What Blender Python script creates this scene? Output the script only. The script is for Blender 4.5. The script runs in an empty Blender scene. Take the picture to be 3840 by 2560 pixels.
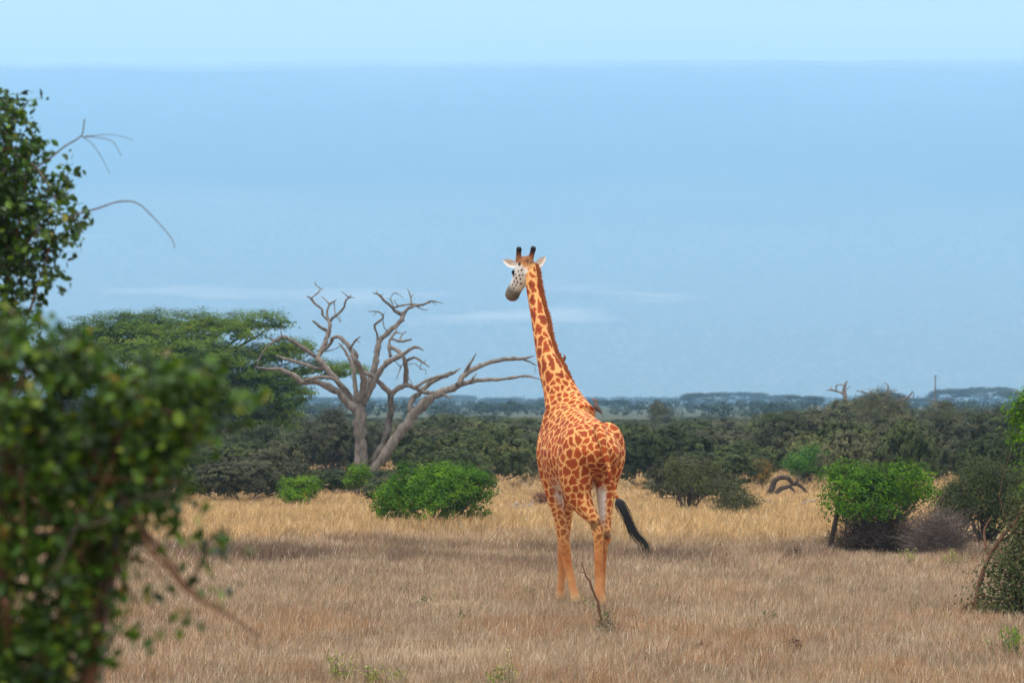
import bpy, math, random
import numpy as np
from mathutils import Vector, noise, kdtree

R = math.radians
rng = np.random.default_rng(7)
random.seed(7)
scene = bpy.context.scene
col = scene.collection

# ------------------------------------------------------------------ camera
FPX, HOR, CAMZ = 17076.0, 1500.0, 2.76       # focal length in photo pixels, horizon row, eye height
cam_d = bpy.data.cameras.new('camera')
cam_d.sensor_width = 36.0
cam_d.lens = 36.0 * FPX / 3840.0
cam_d.clip_start = 0.5
cam_d.clip_end = 60000.0
cam_d.dof.use_dof = True
cam_d.dof.focus_distance = 60.0
cam_d.dof.aperture_fstop = 5.6
cam = bpy.data.objects.new('camera', cam_d)
cam.location = (0, 0, CAMZ)
cam.rotation_euler = (R(90) + math.atan(220.0 / FPX), 0, 0)
col.objects.link(cam)
scene.camera = cam

# ------------------------------------------------------------------ world, sun, exposure
SUN_EL, SUN_AZ = 75.0, 215.0        # azimuth clockwise from +Y: behind the camera, to its left
w = bpy.data.worlds.new('World')
scene.world = w
w.use_nodes = True
nt = w.node_tree
nt.nodes.clear()
n_out = nt.nodes.new('ShaderNodeOutputWorld')
n_bg = nt.nodes.new('ShaderNodeBackground')
n_sky = nt.nodes.new('ShaderNodeTexSky')
n_sky.sky_type = 'NISHITA'
n_sky.sun_disc = False
n_sky.sun_elevation = R(SUN_EL)
n_sky.sun_rotation = R(SUN_AZ)
n_sky.altitude = 1100
n_sky.dust_density = 2.0
n_tc = nt.nodes.new('ShaderNodeTexCoord')
n_map = nt.nodes.new('ShaderNodeMapping')
n_map.inputs['Scale'].default_value = (1.6, 1.6, 22.0)
n_noise = nt.nodes.new('ShaderNodeTexNoise')
n_noise.inputs['Scale'].default_value = 2.4
n_noise.inputs['Detail'].default_value = 5.0
n_ramp = nt.nodes.new('ShaderNodeMapRange')
n_ramp.inputs['From Min'].default_value = 0.25
n_ramp.inputs['From Max'].default_value = 0.62
n_ramp.inputs['To Min'].default_value = 0.62
n_ramp.inputs['To Max'].default_value = 0.97
n_mix = nt.nodes.new('ShaderNodeMix')
n_mix.data_type = 'RGBA'
nt.links.new(n_tc.outputs['Generated'], n_map.inputs['Vector'])
nt.links.new(n_map.outputs['Vector'], n_noise.inputs['Vector'])
nt.links.new(n_noise.outputs['Fac'], n_ramp.inputs['Value'])
nt.links.new(n_ramp.outputs['Result'], n_mix.inputs['Factor'])
nt.links.new(n_sky.outputs['Color'], n_mix.inputs['A'])
# an overcast dome is brighter overhead than at the horizon (CIE overcast sky)
n_sep = nt.nodes.new('ShaderNodeSeparateXYZ')
n_ov = nt.nodes.new('ShaderNodeMapRange')
n_ov.inputs['From Min'].default_value = 0.0
n_ov.inputs['From Max'].default_value = 1.0
n_ov.inputs['To Min'].default_value = 0.92
n_ov.inputs['To Max'].default_value = 2.1
n_cl = nt.nodes.new('ShaderNodeVectorMath'); n_cl.operation = 'SCALE'
n_cl.inputs[0].default_value = (11.0, 11.0, 10.8)      # stratus
nt.links.new(n_tc.outputs['Generated'], n_sep.inputs[0])
nt.links.new(n_sep.outputs['Z'], n_ov.inputs['Value'])
nt.links.new(n_ov.outputs['Result'], n_cl.inputs['Scale'])
nt.links.new(n_cl.outputs['Vector'], n_mix.inputs['B'])
nt.links.new(n_mix.outputs['Result'], n_bg.inputs['Color'])
n_bg.inputs['Strength'].default_value = 0.1
nt.links.new(n_bg.outputs['Background'], n_out.inputs['Surface'])

sun_d = bpy.data.lights.new('sun', 'SUN')
sun_d.energy = 2.2
sun_d.angle = R(10)
sun_d.color = (1.0, 0.94, 0.85)
sun = bpy.data.objects.new('sun', sun_d)
sdir = Vector((math.sin(R(SUN_AZ)) * math.cos(R(SUN_EL)), math.cos(R(SUN_AZ)) * math.cos(R(SUN_EL)), math.sin(R(SUN_EL))))
sun.rotation_euler = sdir.to_track_quat('Z', 'Y').to_euler()
col.objects.link(sun)

scene.view_settings.view_transform = 'Standard'
scene.view_settings.look = 'None'
scene.view_settings.gamma = 1.0
scene.view_settings.use_curve_mapping = False
scene.view_settings.exposure = 0.3
scene.render.engine = 'CYCLES'
cy = scene.cycles
cy.max_bounces = 6
cy.diffuse_bounces = 3
cy.glossy_bounces = 2
cy.transmission_bounces = 4
cy.volume_bounces = 2
cy.use_denoising = True
cy.denoiser = 'OPENIMAGEDENOISE'
cy.denoising_input_passes = 'RGB_ALBEDO_NORMAL'
cy.denoising_prefilter = 'NONE'
cy.caustics_reflective = False
cy.caustics_refractive = False

# ------------------------------------------------------------------ helpers
def at(px, py, Y):
    """world point on the ray of photo pixel (px, py) at distance Y"""
    return np.array([(px - 1920.0) / FPX * Y, Y, CAMZ + (HOR - py) / FPX * Y])

def ground_Y(py):
    return CAMZ * FPX / (py - HOR)

def on_ground(px, py, sink=0.0):
    p = at(px, py, ground_Y(py)); p[2] = -sink
    return p

class MB:
    """collects vertices, faces and a per-vertex tint; builds ONE mesh"""
    def __init__(s):
        s.v, s.f3, s.f4, s.t, s.n = [], [], [], [], 0
    def add(s, V, F, tint=0.5):
        V = np.asarray(V, float)
        F = np.asarray(F, int)
        s.v.append(V)
        (s.f3 if F.shape[1] == 3 else s.f4).append(F + s.n)
        s.t.append(np.broadcast_to(np.asarray(tint, float), (len(V),)))
        s.n += len(V)
    def mesh(s, name, mat, origin=(0, 0, 0), smooth=False):
        V = np.concatenate(s.v) - np.asarray(origin, float)
        F3 = np.concatenate(s.f3) if s.f3 else np.zeros((0, 3), int)
        F4 = np.concatenate(s.f4) if s.f4 else np.zeros((0, 4), int)
        me = bpy.data.meshes.new(name)
        me.vertices.add(len(V))
        me.vertices.foreach_set('co', V.astype(np.float32).ravel())
        nl = F3.size + F4.size
        me.loops.add(nl)
        me.loops.foreach_set('vertex_index', np.concatenate([F3.ravel(), F4.ravel()]).astype(np.int32))
        me.polygons.add(len(F3) + len(F4))
        ls = np.concatenate([np.arange(len(F3)) * 3, F3.size + np.arange(len(F4)) * 4])
        me.polygons.foreach_set('loop_start', ls.astype(np.int32))
        me.polygons.foreach_set('use_smooth', np.full(len(ls), smooth, dtype=bool))
        me.update(calc_edges=True)
        at_ = me.attributes.new('tint', 'FLOAT', 'POINT')
        at_.data.foreach_set('value', np.concatenate(s.t).astype(np.float32))
        for m in (mat if isinstance(mat, (list, tuple)) else [mat]):
            me.materials.append(m)
        return me

def catmull(P, n=5):
    P = np.asarray(P, float)
    if len(P) < 3:
        t = np.linspace(0, 1, n + 1)[:, None]
        return P[0] * (1 - t) + P[-1] * t
    Q = np.vstack([2 * P[0] - P[1], P, 2 * P[-1] - P[-2]])
    out = []
    for i in range(1, len(Q) - 2):
        for k in range(n):
            t = k / n
            a, b, c, d = Q[i - 1], Q[i], Q[i + 1], Q[i + 2]
            out.append(0.5 * ((2 * b) + (c - a) * t + (2 * a - 5 * b + 4 * c - d) * t * t + (3 * b - a - 3 * c + d) * t ** 3))
    out.append(P[-1])
    return np.array(out)

def tube(mb, pts, rad, sides=6, tint=0.5, wob=0.0, side_axis=None, rad2=None, cap=True):
    """tube through pts with radii rad; rad2 gives a second radius (elliptic), side_axis is where rad points"""
    P = np.asarray(pts, float)
    n = len(P)
    r1 = np.broadcast_to(np.asarray(rad, float), (n,))
    r2 = r1 if rad2 is None else np.broadcast_to(np.asarray(rad2, float), (n,))
    T = np.gradient(P, axis=0)
    T /= np.linalg.norm(T, axis=1)[:, None] + 1e-12
    if side_axis is None:
        u = np.cross(T[0], [0.3, 0.9, 0.2]);
    else:
        u = np.asarray(side_axis, float)
    ang = np.arange(sides) / sides * 2 * math.pi
    V = np.zeros((n, sides, 3))
    for i in range(n):
        if side_axis is not None:
            u = np.asarray(side_axis, float)
        u = u - T[i] * np.dot(u, T[i])
        u = u / (np.linalg.norm(u) + 1e-12)
        v = np.cross(T[i], u)
        k1 = r1[i] * (1 + wob * (rng.random(sides) - 0.5))
        k2 = r2[i] * (1 + wob * (rng.random(sides) - 0.5))
        V[i] = P[i] + np.outer(np.cos(ang) * k1, u) + np.outer(np.sin(ang) * k2, v)
    idx = np.arange(n * sides).reshape(n, sides)
    a = idx[:-1]; b = idx[1:]
    F = np.stack([a, np.roll(a, -1, 1), np.roll(b, -1, 1), b], -1).reshape(-1, 4)
    V = V.reshape(-1, 3)
    if cap:
        m = len(V)
        V = np.vstack([V, P[0], P[-1]])
        mb.add(V, F, tint)
        k = np.arange(sides); k2 = (k + 1) % sides
        base = mb.n - len(V)
        F3 = np.vstack([np.stack([np.full(sides, m), k2, k], -1),
                        np.stack([np.full(sides, m + 1), idx[-1][k], idx[-1][k2]], -1)])
        mb.f3.append(F3 + base)
    else:
        mb.add(V, F, tint)

def unit(a):
    return a / (np.linalg.norm(a, axis=-1, keepdims=True) + 1e-12)

def leaves(mb, C, L, W, tint, out=None, bias=0.6, up=0.25, r=rng, fold=0.0):
    """one rhombic leaf at each point C, roughly facing 'out' and up"""
    n = len(C)
    L = np.broadcast_to(np.asarray(L, float), (n,))[:, None] * (0.65 + 0.7 * r.random((n, 1)))
    W = np.broadcast_to(np.asarray(W, float), (n,))[:, None] * (0.7 + 0.6 * r.random((n, 1)))
    N = r.normal(size=(n, 3))
    N = unit(N)
    if out is not None:
        N = unit(N * (1 - bias) + unit(out) * bias + np.array([0, 0, up]))
    D = unit(np.cross(N, r.normal(size=(n, 3))))
    S = np.cross(N, D)
    b = C - D * L * 0.5
    t = C + D * L * 0.5
    m = C + D * L * 0.05
    l = m + S * W * 0.5 + N * W * fold
    rr = m - S * W * 0.5 + N * W * fold
    V = np.stack([b, rr, t, l], 1).reshape(-1, 3)
    F = np.arange(4 * n).reshape(n, 4)
    mb.add(V, F, np.repeat(np.broadcast_to(tint, (n,)), 4))

def sph(n, r=rng):
    return unit(r.normal(size=(n, 3)))

def node_mat(name):
    m = bpy.data.materials.new(name)
    m.use_nodes = True
    nt = m.node_tree
    nt.nodes.clear()
    o = nt.nodes.new('ShaderNodeOutputMaterial')
    return m, nt, o

def ramp_node(nt, stops):
    n = nt.nodes.new('ShaderNodeValToRGB')
    e = n.color_ramp.elements
    e[0].position, e[0].color = stops[0][0], (*stops[0][1], 1)
    e[1].position, e[1].color = stops[-1][0], (*stops[-1][1], 1)
    for p, c in stops[1:-1]:
        k = e.new(p); k.color = (*c, 1)
    return n

def leaf_mat(name, stops, trans=0.28, rough=0.75, objvar=0.25, spec=0.08):
    m, nt, o = node_mat(name)
    a = nt.nodes.new('ShaderNodeAttribute'); a.attribute_name = 'tint'
    oi = nt.nodes.new('ShaderNodeObjectInfo')
    add = nt.nodes.new('ShaderNodeMath'); add.operation = 'MULTIPLY_ADD'
    sub = nt.nodes.new('ShaderNodeMath'); sub.operation = 'SUBTRACT'; sub.inputs[1].default_value = 0.5
    nt.links.new(oi.outputs['Random'], sub.inputs[0])
    nt.links.new(sub.outputs[0], add.inputs[0]); add.inputs[1].default_value = objvar
    nt.links.new(a.outputs['Fac'], add.inputs[2])
    r_ = ramp_node(nt, stops)
    nt.links.new(add.outputs[0], r_.inputs['Fac'])
    p = nt.nodes.new('ShaderNodeBsdfPrincipled')
    p.inputs['Roughness'].default_value = rough
    p.inputs['Specular IOR Level'].default_value = spec
    nt.links.new(r_.outputs['Color'], p.inputs['Base Color'])
    t = nt.nodes.new('ShaderNodeBsdfTranslucent')
    nt.links.new(r_.outputs['Color'], t.inputs['Color'])
    mx = nt.nodes.new('ShaderNodeMixShader'); mx.inputs[0].default_value = trans
    nt.links.new(p.outputs[0], mx.inputs[1]); nt.links.new(t.outputs[0], mx.inputs[2])
    nt.links.new(mx.outputs[0], o.inputs['Surface'])
    return m

def wood_mat(name, c1, c2, scale=14.0, rough=0.85, bump=0.5):
    m, nt, o = node_mat(name)
    tc = nt.nodes.new('ShaderNodeTexCoord')
    mp = nt.nodes.new('ShaderNodeMapping'); mp.inputs['Scale'].default_value = (1, 1, 0.35)
    nz = nt.nodes.new('ShaderNodeTexNoise'); nz.inputs['Scale'].default_value = scale; nz.inputs['Detail'].default_value = 6
    nt.links.new(tc.outputs['Object'], mp.inputs['Vector']); nt.links.new(mp.outputs[0], nz.inputs['Vector'])
    at_ = nt.nodes.new('ShaderNodeAttribute'); at_.attribute_name = 'tint'
    ad = nt.nodes.new('ShaderNodeMath'); ad.operation = 'MULTIPLY_ADD'; ad.inputs[1].default_value = 0.5
    nt.links.new(at_.outputs['Fac'], ad.inputs[0])
    s2 = nt.nodes.new('ShaderNodeMath'); s2.operation = 'MULTIPLY_ADD'; s2.inputs[1].default_value = 1.6; s2.inputs[2].default_value = -0.55
    nt.links.new(nz.outputs['Fac'], s2.inputs[0]); nt.links.new(s2.outputs[0], ad.inputs[2])
    r_ = ramp_node(nt, [(0.0, c1), (1.0, c2)])
    nt.links.new(ad.outputs[0], r_.inputs['Fac'])
    p = nt.nodes.new('ShaderNodeBsdfPrincipled'); p.inputs['Roughness'].default_value = rough
    p.inputs['Specular IOR Level'].default_value = 0.15
    nt.links.new(r_.outputs['Color'], p.inputs['Base Color'])
    bp = nt.nodes.new('ShaderNodeBump'); bp.inputs['Strength'].default_value = bump; bp.inputs['Distance'].default_value = 0.03
    nt.links.new(nz.outputs['Fac'], bp.inputs['Height']); nt.links.new(bp.outputs[0], p.inputs['Normal'])
    nt.links.new(p.outputs[0], o.inputs['Surface'])
    return m

def plain_mat(name, c, rough=0.7, spec=0.3):
    m, nt, o = node_mat(name)
    p = nt.nodes.new('ShaderNodeBsdfPrincipled')
    nz = nt.nodes.new('ShaderNodeTexNoise'); nz.inputs['Scale'].default_value = 60
    tc = nt.nodes.new('ShaderNodeTexCoord'); nt.links.new(tc.outputs['Object'], nz.inputs['Vector'])
    r_ = ramp_node(nt, [(0.3, tuple(x * 0.8 for x in c)), (0.7, tuple(min(1, x * 1.15) for x in c))])
    nt.links.new(nz.outputs['Fac'], r_.inputs['Fac']); nt.links.new(r_.outputs[0], p.inputs['Base Color'])
    p.inputs['Roughness'].default_value = rough
    p.inputs['Specular IOR Level'].default_value = spec
    nt.links.new(p.outputs[0], o.inputs['Surface'])
    return m

def tag(o, label=None, cat=None, group=None, kind=None):
    if label: o['label'] = label
    if cat: o['category'] = cat
    if group: o['group'] = group
    if kind: o['kind'] = kind
    return o

def obj(name, me, parent=None, loc=None):
    o = bpy.data.objects.new(name, me)
    col.objects.link(o)
    if parent is not None: o.parent = parent
    if loc is not None: o.location = loc
    return o

def thing(name, loc, label, cat, group=None):
    o = bpy.data.objects.new(name, None)
    o.empty_display_size = 0.3
    col.objects.link(o)
    o.location = loc
    return tag(o, label, cat, group)

# ------------------------------------------------------------------ materials
M_THORN = leaf_mat('thorn_leaf', objvar=0.55, stops=[(0.0, (0.025, 0.025, 0.012)), (0.35, (0.052, 0.053, 0.025)), (0.7, (0.090, 0.089, 0.041)), (1.0, (0.15, 0.135, 0.06))], trans=0.12)
M_THORN2 = leaf_mat('thorn_leaf_green', objvar=0.45, stops=[(0.0, (0.021, 0.028, 0.010)), (0.4, (0.046, 0.059, 0.018)), (0.75, (0.085, 0.100, 0.030)), (1.0, (0.17, 0.145, 0.04))], trans=0.14)
M_GREEN = leaf_mat('fresh_leaf', [(0.0, (0.022, 0.060, 0.004)), (0.4, (0.062, 0.150, 0.006)), (0.75, (0.130, 0.245, 0.008)), (0.92, (0.27, 0.28, 0.015)), (1.0, (0.34, 0.18, 0.02))], 0.32)
M_GREEN2 = leaf_mat('deep_green_leaf', [(0.0, (0.018, 0.055, 0.010)), (0.5, (0.045, 0.125, 0.018)), (1.0, (0.11, 0.22, 0.03))], 0.28)
M_ORANGE = leaf_mat('autumn_leaf', [(0.0, (0.06, 0.045, 0.016)), (0.5, (0.12, 0.095, 0.028)), (1.0, (0.24, 0.13, 0.03))], 0.25)
M_ACACIA = leaf_mat('acacia_leaf', [(0.0, (0.026, 0.048, 0.007)), (0.4, (0.058, 0.105, 0.010)), (0.75, (0.110, 0.170, 0.014)), (1.0, (0.20, 0.22, 0.025))], 0.3)
M_FAR = leaf_mat('far_leaf', [(0.0, (0.012, 0.019, 0.010)), (0.5, (0.026, 0.038, 0.017)), (1.0, (0.06, 0.078, 0.03))], 0.1)
M_FG = leaf_mat('shrub_leaf', [(0.0, (0.007, 0.012, 0.002)), (0.35, (0.016, 0.042, 0.002)), (0.65, (0.046, 0.115, 0.004)), (0.85, (0.13, 0.215, 0.008)), (0.93, (0.24, 0.20, 0.02)), (1.0, (0.15, 0.05, 0.012))], 0.3, rough=0.45, spec=0.35)
M_BARK = wood_mat('dark_bark', (0.020, 0.014, 0.010), (0.085, 0.060, 0.045))
M_DEAD = wood_mat('bleached_deadwood', (0.035, 0.028, 0.024), (0.27, 0.225, 0.19), 9.0)
M_TWIG = wood_mat('grey_twig', (0.060, 0.042, 0.036), (0.19, 0.145, 0.125))
M_REDTWIG = wood_mat('red_brown_twig', (0.070, 0.030, 0.016), (0.21, 0.105, 0.065))
M_PALEWOOD = wood_mat('pale_deadwood', (0.14, 0.12, 0.11), (0.52, 0.47, 0.43), 9.0)

# ------------------------------------------------------------------ ground
def ground_material():
    m, nt, o = node_mat('savanna_soil')
    g = nt.nodes.new('ShaderNodeNewGeometry')
    nz = nt.nodes.new('ShaderNodeTexNoise'); nz.inputs['Scale'].default_value = 0.25; nz.inputs['Detail'].default_value = 9
    nt.links.new(g.outputs['Position'], nz.inputs['Vector'])
    r_ = ramp_node(nt, [(0.3, (0.13, 0.085, 0.058)), (0.5, (0.22, 0.15, 0.095)), (0.7, (0.30, 0.22, 0.13))])
    nt.links.new(nz.outputs['Fac'], r_.inputs['Fac'])
    p = nt.nodes.new('ShaderNodeBsdfPrincipled'); p.inputs['Roughness'].default_value = 0.95
    p.inputs['Specular IOR Level'].default_value = 0.1
    n2 = nt.nodes.new('ShaderNodeTexNoise'); n2.inputs['Scale'].default_value = 14; n2.inputs['Detail'].default_value = 8
    nt.links.new(g.outputs['Position'], n2.inputs['Vector'])
    b = nt.nodes.new('ShaderNodeBump'); b.inputs['Strength'].default_value = 0.6; b.inputs['Distance'].default_value = 0.05
    nt.links.new(n2.outputs['Fac'], b.inputs['Height']); nt.links.new(b.outputs[0], p.inputs['Normal'])
    sy = nt.nodes.new('ShaderNodeSeparateXYZ'); nt.links.new(g.outputs['Position'], sy.inputs[0])
    mr = nt.nodes.new('ShaderNodeMapRange'); mr.inputs['From Min'].default_value = 170; mr.inputs['From Max'].default_value = 320
    nt.links.new(sy.outputs['Y'], mr.inputs['Value'])
    sc = ramp_node(nt, [(0.35, (0.035, 0.042, 0.020)), (0.55, (0.060, 0.062, 0.030)), (0.75, (0.12, 0.10, 0.055))])
    nt.links.new(nz.outputs['Fac'], sc.inputs['Fac'])
    mx = nt.nodes.new('ShaderNodeMix'); mx.data_type = 'RGBA'
    nt.links.new(mr.outputs[0], mx.inputs['Factor']); nt.links.new(r_.outputs[0], mx.inputs['A']); nt.links.new(sc.outputs[0], mx.inputs['B'])
    nt.links.new(mx.outputs['Result'], p.inputs['Base Color'])
    nt.links.new(p.outputs[0], o.inputs['Surface'])
    return m

def build_ground():
    xs = np.concatenate([np.linspace(-2400, -60, 14)[:-1], np.linspace(-60, 60, 61), np.linspace(60, 2400, 14)[1:]])
    ys = np.concatenate([np.linspace(-250, 20, 6)[:-1], np.linspace(20, 220, 101), np.linspace(220, 4600, 60)[1:]])
    X, Y = np.meshgrid(xs, ys)
    Z = np.zeros_like(X)
    V = np.stack([X, Y, Z], -1).reshape(-1, 3)
    for v in V:
        if abs(v[0]) < 58 and 30 < v[1] < 200:
            v[2] = -0.02 + 0.05 * noise.noise(Vector((v[0] * 0.3, v[1] * 0.3, 3.0)))
    nx = len(xs)
    i = np.arange(len(ys) - 1)[:, None] * nx + np.arange(nx - 1)[None]
    F = np.stack([i, i + 1, i + nx + 1, i + nx], -1).reshape(-1, 4)
    mb = MB(); mb.add(V, F)
    o = obj('ground', mb.mesh('ground', ground_material(), smooth=True))
    tag(o, 'dry brown savanna soil under the grass', None, kind='structure')
build_ground()

# ------------------------------------------------------------------ mountain slope behind the plain
def build_mountain():
    m, nt, o = node_mat('mountain_slope')
    g = nt.nodes.new('ShaderNodeNewGeometry')
    mp = nt.nodes.new('ShaderNodeMapping'); mp.inputs['Scale'].default_value = (1, 0.16, 0.4)
    K1 = nt.nodes.new('ShaderNodeVectorMath'); K1.operation = 'SCALE'; K1.inputs['Scale'].default_value = 1 / 1.65
    nt.links.new(g.outputs['Position'], K1.inputs[0])
    nt.links.new(K1.outputs[0], mp.inputs['Vector'])
    nz = nt.nodes.new('ShaderNodeTexNoise'); nz.inputs['Scale'].default_value = 0.16; nz.inputs['Detail'].default_value = 3; nz.inputs['Roughness'].default_value = 0.65
    nt.links.new(mp.outputs[0], nz.inputs['Vector'])
    r_ = ramp_node(nt, [(0.34, (0.075, 0.085, 0.055)), (0.52, (0.12, 0.115, 0.082)), (0.70, (0.20, 0.175, 0.135))])
    nt.links.new(nz.outputs['Fac'], r_.inputs['Fac'])
    # forest belt above, dry farmland in a broken band
    sx = nt.nodes.new('ShaderNodeSeparateXYZ'); nt.links.new(K1.outputs[0], sx.inputs[0])
    n2 = nt.nodes.new('ShaderNodeTexNoise'); n2.inputs['Scale'].default_value = 0.0035; n2.inputs['Detail'].default_value = 6
    mp2 = nt.nodes.new('ShaderNodeMapping'); mp2.inputs['Scale'].default_value = (0.5, 0.7, 1)
    nt.links.new(K1.outputs[0], mp2.inputs['Vector']); nt.links.new(mp2.outputs[0], n2.inputs['Vector'])
    hz = nt.nodes.new('ShaderNodeMath'); hz.operation = 'MULTIPLY_ADD'; hz.inputs[1].default_value = 260.0
    nt.links.new(n2.outputs['Fac'], hz.inputs[0]); nt.links.new(sx.outputs['Z'], hz.inputs[2])
    mr = nt.nodes.new('ShaderNodeMapRange'); mr.inputs['From Min'].default_value = 330; mr.inputs['From Max'].default_value = 430
    nt.links.new(hz.outputs[0], mr.inputs['Value'])
    mx = nt.nodes.new('ShaderNodeMix'); mx.data_type = 'RGBA'
    mx.inputs['B'].default_value = (0.030, 0.042, 0.030, 1)
    nt.links.new(mr.outputs[0], mx.inputs['Factor']); nt.links.new(r_.outputs[0], mx.inputs['A'])
    # pale dry fields
    fr = nt.nodes.new('ShaderNodeMapRange'); fr.inputs['From Min'].default_value = 0.60; fr.inputs['From Max'].default_value = 0.66
    nt.links.new(n2.outputs['Fac'], fr.inputs['Value'])
    mx2 = nt.nodes.new('ShaderNodeMix'); mx2.data_type = 'RGBA'; mx2.inputs['B'].default_value = (0.30, 0.26, 0.20, 1)
    zb = nt.nodes.new('ShaderNodeMapRange'); zb.inputs['From Min'].default_value = 330; zb.inputs['From Max'].default_value = 260
    nt.links.new(sx.outputs['Z'], zb.inputs['Value'])
    mm = nt.nodes.new('ShaderNodeMath'); mm.operation = 'MULTIPLY'
    nt.links.new(fr.outputs[0], mm.inputs[0]); nt.links.new(zb.outputs[0], mm.inputs[1])
    nt.links.new(mm.outputs[0], mx2.inputs['Factor']); nt.links.new(mx.outputs['Result'], mx2.inputs['A'])
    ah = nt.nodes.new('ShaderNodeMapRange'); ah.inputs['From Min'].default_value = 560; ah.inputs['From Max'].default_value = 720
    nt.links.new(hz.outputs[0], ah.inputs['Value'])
    mx3 = nt.nodes.new('ShaderNodeMix'); mx3.data_type = 'RGBA'; mx3.inputs['B'].default_value = (0.16, 0.155, 0.15, 1)   # paler towards the crest: misty softening of its edge painted into the colour
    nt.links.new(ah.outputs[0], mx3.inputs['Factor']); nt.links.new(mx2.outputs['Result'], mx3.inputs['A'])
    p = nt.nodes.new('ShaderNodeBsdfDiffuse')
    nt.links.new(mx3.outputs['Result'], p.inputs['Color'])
    # the top of the slope dissolves into the cloud base
    n3 = nt.nodes.new('ShaderNodeTexNoise'); n3.inputs['Scale'].default_value = 0.0028; n3.inputs['Detail'].default_value = 5
    nt.links.new(K1.outputs[0], n3.inputs['Vector'])
    ca = nt.nodes.new('ShaderNodeMath'); ca.operation = 'MULTIPLY_ADD'; ca.inputs[1].default_value = 44.0
    nt.links.new(n3.outputs['Fac'], ca.inputs[0]); nt.links.new(sx.outputs['Z'], ca.inputs[2])
    cr = nt.nodes.new('ShaderNodeMapRange'); cr.interpolation_type = 'SMOOTHSTEP'; cr.inputs['From Min'].default_value = 556; cr.inputs['From Max'].default_value = 598
    nt.links.new(ca.outputs[0], cr.inputs['Value'])
    tr = nt.nodes.new('ShaderNodeBsdfTransparent')
    ms = nt.nodes.new('ShaderNodeMixShader')
    nt.links.new(cr.outputs[0], ms.inputs[0]); nt.links.new(p.outputs[0], ms.inputs[1]); nt.links.new(tr.outputs[0], ms.inputs[2])
    nt.links.new(ms.outputs[0], o.inputs['Surface'])
    K = 1.65                                # metres of slope per unit of the profile below
    xs = np.linspace(-3000, 3000, 161) * K
    ys = np.concatenate([np.linspace(2600, 4200, 12), np.linspace(4250, 7600, 130), np.linspace(7650, 8700, 16)]) * K
    X, Y = np.meshgrid(xs, ys)
    t = np.clip((Y / K - 4000) / 3600, 0, 1)
    Z = 572 * K * t ** 1.25 - 1.2
    Z = np.where(Y > 7600 * K, 571 * K - (np.maximum(Y / K - 7600, 0) / 1100) ** 1.4 * 420 * K, Z)
    V = np.stack([X, Y, Z], -1).reshape(-1, 3)
    for v in V:
        k = min(1.0, max(0.0, (v[1] / K - 4000) / 1500)); x_, y_ = v[0] / K, v[1] / K
        v[2] += K * (k * (10 * noise.noise(Vector((x_ * 0.0011, y_ * 0.0008, 1))) + 4 * noise.noise(Vector((x_ * 0.005, y_ * 0.004, 5)))) + x_ * 0.004 * k)
    nx = len(xs)
    i = np.arange(len(ys) - 1)[:, None] * nx + np.arange(nx - 1)[None]
    F = np.stack([i, i + 1, i + nx + 1, i + nx], -1).reshape(-1, 4)
    mb = MB(); mb.add(V, F)
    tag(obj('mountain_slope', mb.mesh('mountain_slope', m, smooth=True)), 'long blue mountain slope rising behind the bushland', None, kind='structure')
build_mountain()

# ------------------------------------------------------------------ haze
def build_haze():
    m, nt, o = node_mat('haze_air')
    v = nt.nodes.new('ShaderNodeVolumePrincipled')
    v.inputs['Color'].default_value = (0.38, 0.66, 0.95, 1)
    v.inputs['Density'].default_value = 0.00017
    v.inputs['Anisotropy'].default_value = 0.15
    nt.links.new(v.outputs[0], o.inputs['Volume'])
    x, y0, y1, z0, z1 = 5200, -400, 14600, -6, 1005
    V = [(-x, y0, z0), (x, y0, z0), (x, y1, z0), (-x, y1, z0), (-x, y0, z1), (x, y0, z1), (x, y1, z1), (-x, y1, z1)]
    F = [(0, 3, 2, 1), (4, 5, 6, 7), (0, 1, 5, 4), (1, 2, 6, 5), (2, 3, 7, 6), (3, 0, 4, 7)]
    mb = MB(); mb.add(V, F)
    tag(obj('haze', mb.mesh('haze', m)), 'pale blue haze in the air over the plain', None, kind='stuff')
build_haze()
#@@OBJECTS
# ------------------------------------------------------------------ giraffe
TH = R(18.0)
GF = np.array([-math.sin(TH), math.cos(TH), 0.0])      # forward
GL = np.array([-math.cos(TH), -math.sin(TH), 0.0])     # left
GO = np.array([(2238 - 1920) / FPX * 60.0, 60.0, 0.0])  # ground under the hips

def gw(a, b, z):
    return GO + GF * a + GL * b + np.array([0, 0, z])

def gp(px, py, a):
    """point on the pixel ray at forward station a"""
    k = (px - 1920.0) / FPX
    num = GO[0] + GF[0] * a - k * (GO[1] + GF[1] * a)
    b = num / (k * GL[1] - GL[0])
    Y = GO[1] + GF[1] * a + GL[1] * b
    p = at(px, py, Y)
    return p

def ellipsoid(mb, c, r, axes=None, nu=14, nv=10):
    th = np.linspace(0, 2 * math.pi, nu, endpoint=False)
    ph = np.linspace(0, math.pi, nv + 1)[1:-1]
    P = [[math.sin(p) * math.cos(t), math.sin(p) * math.sin(t), math.cos(p)] for p in ph for t in th]
    P = np.array([[0, 0, 1.0]] + P + [[0, 0, -1.0]]) * np.asarray(r)
    if axes is not None:
        P = P @ np.asarray(axes)
    P = P + np.asarray(c)
    F3, F4 = [], []
    m = len(ph)
    for i in range(nu):
        j = (i + 1) % nu
        F3.append((0, 1 + i, 1 + j))
        F3.append((len(P) - 1, 1 + (m - 1) * nu + j, 1 + (m - 1) * nu + i))
        for k in range(m - 1):
            F4.append((1 + k * nu + i, 1 + (k + 1) * nu + i, 1 + (k + 1) * nu + j, 1 + k * nu + j))
    base = mb.n
    mb.add(P, F4)
    mb.f3.append(np.array(F3) + base)

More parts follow.
